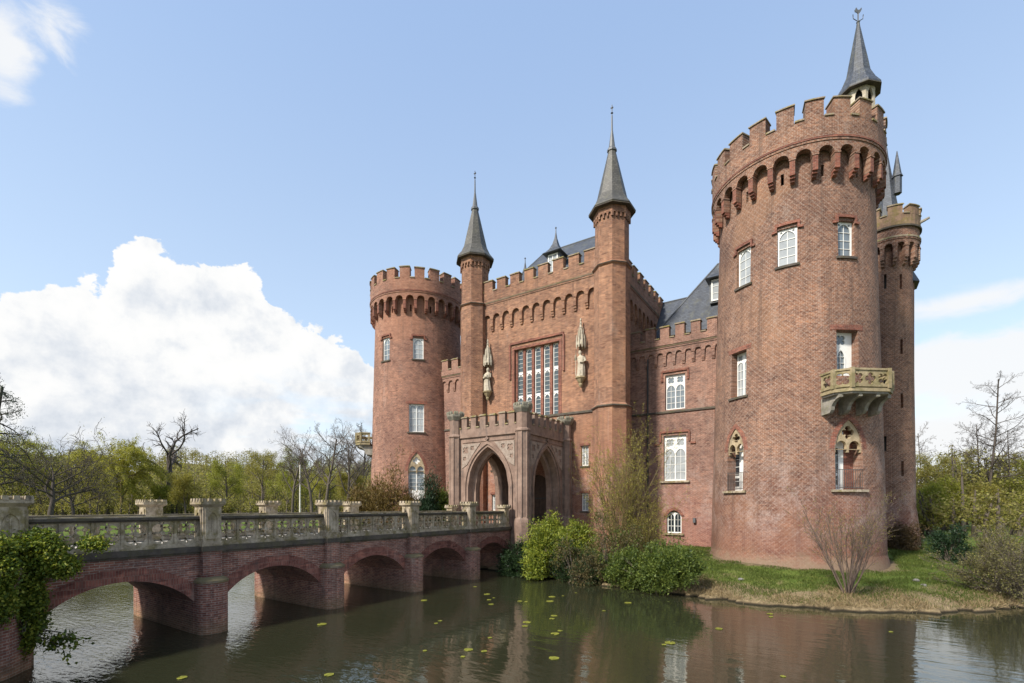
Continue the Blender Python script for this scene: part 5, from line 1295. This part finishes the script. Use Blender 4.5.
# far woods: canopy mass, nobody could count it
rng = np.random.default_rng(77); cs, ds_, Ls = [], [], []; chains = Grower(3)
def wood(n, az0, az1, r0, r1, h0, h1, k, lsz):
    for i in range(n):
        az = radians(rng.uniform(az0, az1)); r = rng.uniform(r0, r1); x, y = P(r*sin(az), r*cos(az)); z = gz(x, y); h = rng.uniform(h0, h1); w = h*rng.uniform(.28, .42)
        u = rng.normal(size=(k, 3)); u /= np.linalg.norm(u, axis=1, keepdims=True); u *= (rng.uniform(.3, 1, (k, 1))**.5)*(1+.25*np.sin(u[:, :1]*5+i)*np.sin(u[:, 2:]*4+i))
        c = np.array([x, y, z+h*.6])+u*np.array([w, w, h*.42]); cs.append(c); ds_.append(rng.normal(size=(k, 3))); Ls.append(np.full(k, lsz*rng.uniform(.8, 1.2)))
        chains.chains.append((np.array([[x, y, z], [x+rng.normal()*.3, y, z+h*.5], [x+rng.normal()*.5, y, z+h]]), np.array([.25, .16, .04]), 1))
wood(900, -60, 4, 170, 440, 8, 14, 150, .85); wood(260, -58, -6, 120, 200, 4, 9, 260, .5); wood(230, -58, -8, 105, 150, 2.2, 4.2, 260, .32); wood(190, 34, 75, 72, 150, 7, 10.5, 520, .34); wood(60, 36, 70, 55, 75, 2.5, 4.5, 260, .3)
e = bpy.data.objects.new('woodland', None); C.objects.link(e); e['kind'] = 'stuff'
c_ = np.concatenate(cs); d_ = np.concatenate(ds_); l_ = np.concatenate(Ls)
lm = leafmesh('foliage', c_, d_, l_, l_*.6, 'olive', e, rng); M['wood1'] = mat_leaf('far_wood_leaf', [(0, (.13, .115, .05)), (.35, (.21, .18, .06)), (.6, (.27, .245, .065)), (.85, (.33, .32, .075)), (1, (.22, .17, .08))], .5, clump=.4)  # far_wood_leaf: brightened colours stand in for air haze over the woods
t = M['wood1'].node_tree
for n_ in t.nodes:
    if n_.type == 'TEX_NOISE': n_.inputs['Scale'].default_value = .045; n_.inputs['Detail'].default_value = 5
lm.data.materials[0] = M['wood1']; chains.wood('trunks', 'bark', e)

# grass, straw and small things on the bank ----------------------------
def blades(name, n, box, cond, h, w, m, seed, lean=.35):
    rng = np.random.default_rng(seed); x = rng.uniform(box[0], box[1], n); y = rng.uniform(box[2], box[3], n)
    d = -sdist(x, y, MOAT); k = cond(x, y, d, rng); x, y = x[k], y[k]
    z = ground_z(x, y); nn = len(x); di = rng.normal(size=(nn, 3))*lean; di[:, 2] = 1
    o = leafmesh(name, np.stack([x, y, z-.02], 1), di, h*rng.uniform(.5, 1.4, nn), w, m, None, rng); o['kind'] = 'stuff'; return o
tw = lambda x, y: (np.hypot(x-RT[0], y-RT[1]) > 5.25+.3*np.sin(x*2.9)+.2*np.sin(y*4.1)) & ((y < 37.9) | (x > 3.2))
blades('grass', 210000, (-9.5, 15, 23.5, 48), lambda x, y, d, r: (d > .9+.9*np.sin(x*.9)*.6+r.normal(size=len(x))*.5) & (np.sin(x*1.7+np.sin(y*1.1)*2)*np.sin(y*1.5-x*.6)+r.normal(size=len(x))*.3 > -.6) & tw(x, y), .13, .022, 'blade', 1)
blades('dry_grass', 90000, (-9, 12, 23.3, 34), lambda x, y, d, r: (d > .0) & (d < 1.15+1.1*np.sin(x*.9+1)+.8*np.sin(x*2.3+y)+r.normal(size=len(x))*.5) & tw(x, y), .19, .02, 'straw', 2, .8)
blades('bank_sedge', 26000, (-9, 13, 23.0, 34), lambda x, y, d, r: (d > -.22) & (d < .35+.3*np.sin(x*2.7)) & (np.sin(x*3.3+1.7*np.sin(y*2.1))+r.normal(size=len(x))*.35 > .0) & tw(x, y), .34, .02, 'straw', 3, .8)
blades('green_tufts', 16000, (-9, 13, 23.0, 36), lambda x, y, d, r: (d > .15) & (d < 3.) & (np.sin(x*1.9+2*np.sin(y*1.3))*np.sin(y*2.3+x)+r.normal(size=len(x))*.25 > .45) & tw(x, y), .17, .022, 'blade', 4, .6)
for k, (px, py, s, lab) in enumerate(((792, 561, .2, 'grey stone lying at the foot of the great tower'), (741, 574, .12, 'small white stone on the grass below the wing'), (916, 577, .13, 'pale stone on the lawn, left of two'), (924, 579, .11, 'pale stone on the lawn, right of two'))):
    zz = .9; tt = (EYE-zz)*484/(py-506); xy = P((px-512)/484*tt, tt); zz = gz(*xy); mb = MB()
    n = 9; mb.lathe(xy, [(s*.8, zz-.03), (s, zz+s*.3), (s*.8, zz+s*.65), (s*.3, zz+s*.85)], n, 'rock', rnd.random(), cx=1.2)
    mb.V = [(x+rnd.uniform(-.2, .2)*s, y+rnd.uniform(-.2, .2)*s, z+rnd.uniform(-.1, .1)*s) for x, y, z in mb.V]
    tag(mb.build('stone'), lab, 'stone')
# lily pads ------------------------------------------------------------
pads = [(424, 600.6), (440, 621), (436, 623.7), (487, 594.4), (494, 598), (489, 600), (491, 604.5), (520, 601.4), (526, 602), (552, 597), (563, 596), (576, 593), (550, 601.4), (554, 616), (552, 619), (527, 622.5), (525, 626.4), (560, 631), (555, 634), (490, 638), (425, 651), (468.5, 650), (484, 651.5), (463, 657), (554, 658.4), (329, 675), (475, 587), (322, 624.5), (770, 614), (771, 617), (719, 629), (891, 632), (783, 676.7), (670, 643), (664, 645), (182, 678), (628, 583+20), (604, 611)]
for k, (px, py) in enumerate(pads):
    tt = EYE*484/(py-506); x, y = P((px-512)/484*tt, tt); r = rnd.uniform(.06, .13) if k % 3 else rnd.uniform(.12, .17); mb = MB(); a0 = rnd.uniform(0, 6.28); n = 16
    top = [(x, y, .016)]+[(x+r*(1+.05*sin(i*2.1+k))*cos(a0+.18+i*(2*pi-.36)/n), y+r*sin(a0+.18+i*(2*pi-.36)/n), .012+.012*rnd.random()) for i in range(n+1)]
    mb.face(top, 'pad'); mb.face([(a, b, c-.008) for a, b, c in reversed(top)], 'pad')
    for i in range(len(top)): j = (i+1) % len(top); p, q_ = top[i], top[j]; mb.face([p, q_, (q_[0], q_[1], q_[2]-.008), (p[0], p[1], p[2]-.008)], 'pad')
    tag(mb.build('lily_pad'), 'yellow-green lily pad floating on the dark moat', 'lily pad', 'lily pads on the moat')

# =================================================================== CAMERA, SKY, SUN
cam = bpy.data.cameras.new('camera'); cam.sensor_width = 36; cam.lens = 36*484/1024; cam.shift_y = (506-341.5)/1024; cam.clip_end = 9000; cam.clip_start = .05
co = bpy.data.objects.new('camera', cam); C.objects.link(co); co.location = (0, 0, EYE); co.rotation_euler = (pi/2, 0, YAW); bpy.context.scene.camera = co

EL, AZ = radians(43), radians(15)
S = Vector((-sin(AZ)*cos(EL), -cos(AZ)*cos(EL), sin(EL)))
sun = bpy.data.lights.new('sun', 'SUN'); sun.energy = 3.0; sun.angle = radians(6); sun.color = (1, .94, .85)
so = bpy.data.objects.new('sun', sun); C.objects.link(so); so.rotation_euler = (-S).to_track_quat('-Z', 'Y').to_euler()

w = bpy.data.worlds.new('World'); bpy.context.scene.world = w; w.use_nodes = True
t = NT.__new__(NT); t.t = w.node_tree; t.t.nodes.clear()
sky = t.n('ShaderNodeTexSky'); sky.sky_type = 'NISHITA'; sky.sun_disc = False; sky.sun_elevation = EL; sky.sun_rotation = atan2(S.x, S.y); sky.air_density = 1.0; sky.dust_density = .6; sky.ozone_density = 1.6
D = t.n('ShaderNodeTexCoord').outputs['Generated']
def dot(v):
    nd = t.n('ShaderNodeVectorMath', operation='DOT_PRODUCT'); t.l(D, nd.inputs[0]); nd.inputs[1].default_value = v; return nd.outputs['Value']
dx, dy = dot((ca, sa, 0)), dot((-sa, ca, 0)); dz = dot((0, 0, 1))
az = t.math('MULTIPLY', t.math('ARCTAN2', dx, dy), 180/pi)
el = t.math('MULTIPLY', t.math('ARCSINE', dz), 180/pi)
def cn(scale, detail, rough, dist=0., off=0., sz=1.6):
    mp = t.n('ShaderNodeMapping'); t.l(D, mp.inputs['Vector']); mp.inputs['Location'].default_value = (off, off*.7, off*.3); mp.inputs['Scale'].default_value = (1, 1, sz)
    return t.noise(mp.outputs[0], scale, detail, rough, dist)
def cn2(scale, detail, rough, dist, off, sz):      # the same noise a little nearer the sun
    mp = t.n('ShaderNodeMapping'); t.l(D, mp.inputs['Vector']); mp.inputs['Location'].default_value = (off-.012, off*.7-.006, off*.3+.034); mp.inputs['Scale'].default_value = (1, 1, sz)
    return t.noise(mp.outputs[0], scale, detail, rough, dist)
# the big cumulus bank: crest height over azimuth
def px2(px, py): a = math.atan((px-512)/484); return math.degrees(a), math.degrees(math.atan((506-py)/484*cos(a)))
crest = [px2(*p) for p in ((-260, 330), (-60, 315), (0, 308), (40, 292), (78, 280), (100, 284), (118, 248), (135, 239), (165, 247), (200, 261), (240, 268), (262, 280), (275, 302), (300, 322), (330, 340), (358, 350), (375, 372), (420, 420), (470, 470), (560, 500))]
fc = t.n('ShaderNodeFloatCurve'); cur = fc.mapping.curves[0]
A0, A1, E1 = -60., 10., 40.
pts = [((a-A0)/(A1-A0), e_/E1) for a, e_ in crest if A0 <= a <= A1]
cur.points[0].location = (0, pts[0][1]); cur.points[1].location = (1, 0.)
for p in pts: cur.points.new(*p)
for p in cur.points: p.handle_type = 'VECTOR'
fc.mapping.update()
t.l(maprange(t, az, A0, A1, 0, 1, False), fc.inputs['Value'])
crest_el = t.math('MULTIPLY', fc.outputs['Value'], E1)
edge = t.math('ADD', t.math('MULTIPLY', t.math('SUBTRACT', cn(11, 9, .60, .2), .5), 7.5), t.math('MULTIPLY', t.math('SUBTRACT', cn(30, 6, .6, .3), .5), 2.2))
dens = t.math('SUBTRACT', t.math('ADD', crest_el, edge), el)
mask = maprange(t, dens, -.05, .35)
mask = t.math('MULTIPLY', mask, maprange(t, el, -1, 2))
pe = t.math('SUBTRACT', cn(8, 8, .6, .0, 3.1, 1.05), cn2(8, 8, .6, .0, 3.1, 1.05))
puff = cn(7, 8, .6, .6, 3.1, 1.3); puff2 = cn(19, 6, .62, .4, 1.7, 1.5)
low = maprange(t, el, 17, 4)
shade = t.math('ADD', t.math('ADD', t.math('MULTIPLY', pe, .95), t.math('MULTIPLY', puff, .30)), t.math('ADD', t.math('MULTIPLY', low, -.19), .338))
ccol = t.ramp(shade, [(.18, (.60, .66, .75)), (.32, (.78, .82, .88)), (.46, (.96, .97, .98)), (.56, (1.0, 1.0, 1.0))])
thin = maprange(t, t.math('ADD', cn(5, 6, .6, .2, 5.5, 3.2), t.math('MULTIPLY', low, -.0)), .60, .45)
mask = t.math('MULTIPLY', mask, t.math('SUBTRACT', 1., t.math('MULTIPLY', t.math('MULTIPLY', low, maprange(t, az, -35, -24)), t.math('SUBTRACT', 1., thin))))
def patch(px, py, ra, re, sc, off, lo, hi, szz=1.6):
    a, e_ = px2(px, py)
    q = t.math('ADD', t.math('POWER', t.math('DIVIDE', t.math('SUBTRACT', az, a), ra), 2.), t.math('POWER', t.math('DIVIDE', t.math('SUBTRACT', el, e_), re), 2.))
    f = t.math('SUBTRACT', t.math('ADD', cn(sc, 8, .62, .5, off, szz), .5), t.math('SQRT', q))
    return maprange(t, f, lo, hi)
extra = [patch(0, 46, 3.4, 4.2, 14, 8.2, .22, .72), patch(50, 20, 6, 5, 16, 2.2, .52, 1.0), patch(1000, 366, 15, 4.2, 12, 4.4, .10, .5, 2.4), patch(965, 303, 7.5, 1.6, 15, 6.1, .12, .8, 2.4), patch(940, 440, 12, 3.2, 13, 9.1, .2, .7, 2.4), patch(1180, 430, 22, 12, 5, 1.3, .1, .6, 2)]
# scattered fair-weather clouds behind the viewer
back = t.math('MULTIPLY', maprange(t, cn(2.6, 7, .6, .3, 12.), .52, .66), maprange(t, dy, .1, -.2))
back = t.math('MULTIPLY', back, maprange(t, el, 2, 10))
base = t.mix(1., sky.outputs[0], (1.74, 1.53, 1.31), 'MULTIPLY')
zen = maprange(t, el, 2, 52)
base = t.mix(.72, base, t.mix(zen, (2.25, 2.75, 3.35), (1.42, 2.05, 3.25)))
CL = 3.95
bright = t.mix(1., ccol, (CL, CL*.995, CL*.985), 'MULTIPLY')
col = base
for x in extra: col = t.mix(t.math('MULTIPLY', x, .92), col, (CL*.93, CL*.94, CL*.95))
col = t.mix(t.math('MULTIPLY', back, .8), col, (CL*.85, CL*.85, CL*.85))
col = t.mix(mask, col, bright)
bg = t.n('ShaderNodeBackground'); t.l(col, bg.inputs[0]); bg.inputs[1].default_value = .12
o = t.n('ShaderNodeOutputWorld'); t.l(bg.outputs[0], o.inputs[0])

sc = bpy.context.scene
sc.view_settings.view_transform = 'Standard'; sc.view_settings.look = 'None'; sc.view_settings.exposure = 1.1; sc.view_settings.gamma = 1.
sc.cycles.max_bounces = 6; sc.cycles.diffuse_bounces = 3; sc.cycles.glossy_bounces = 3; sc.cycles.transmission_bounces = 3; sc.cycles.use_denoising = True
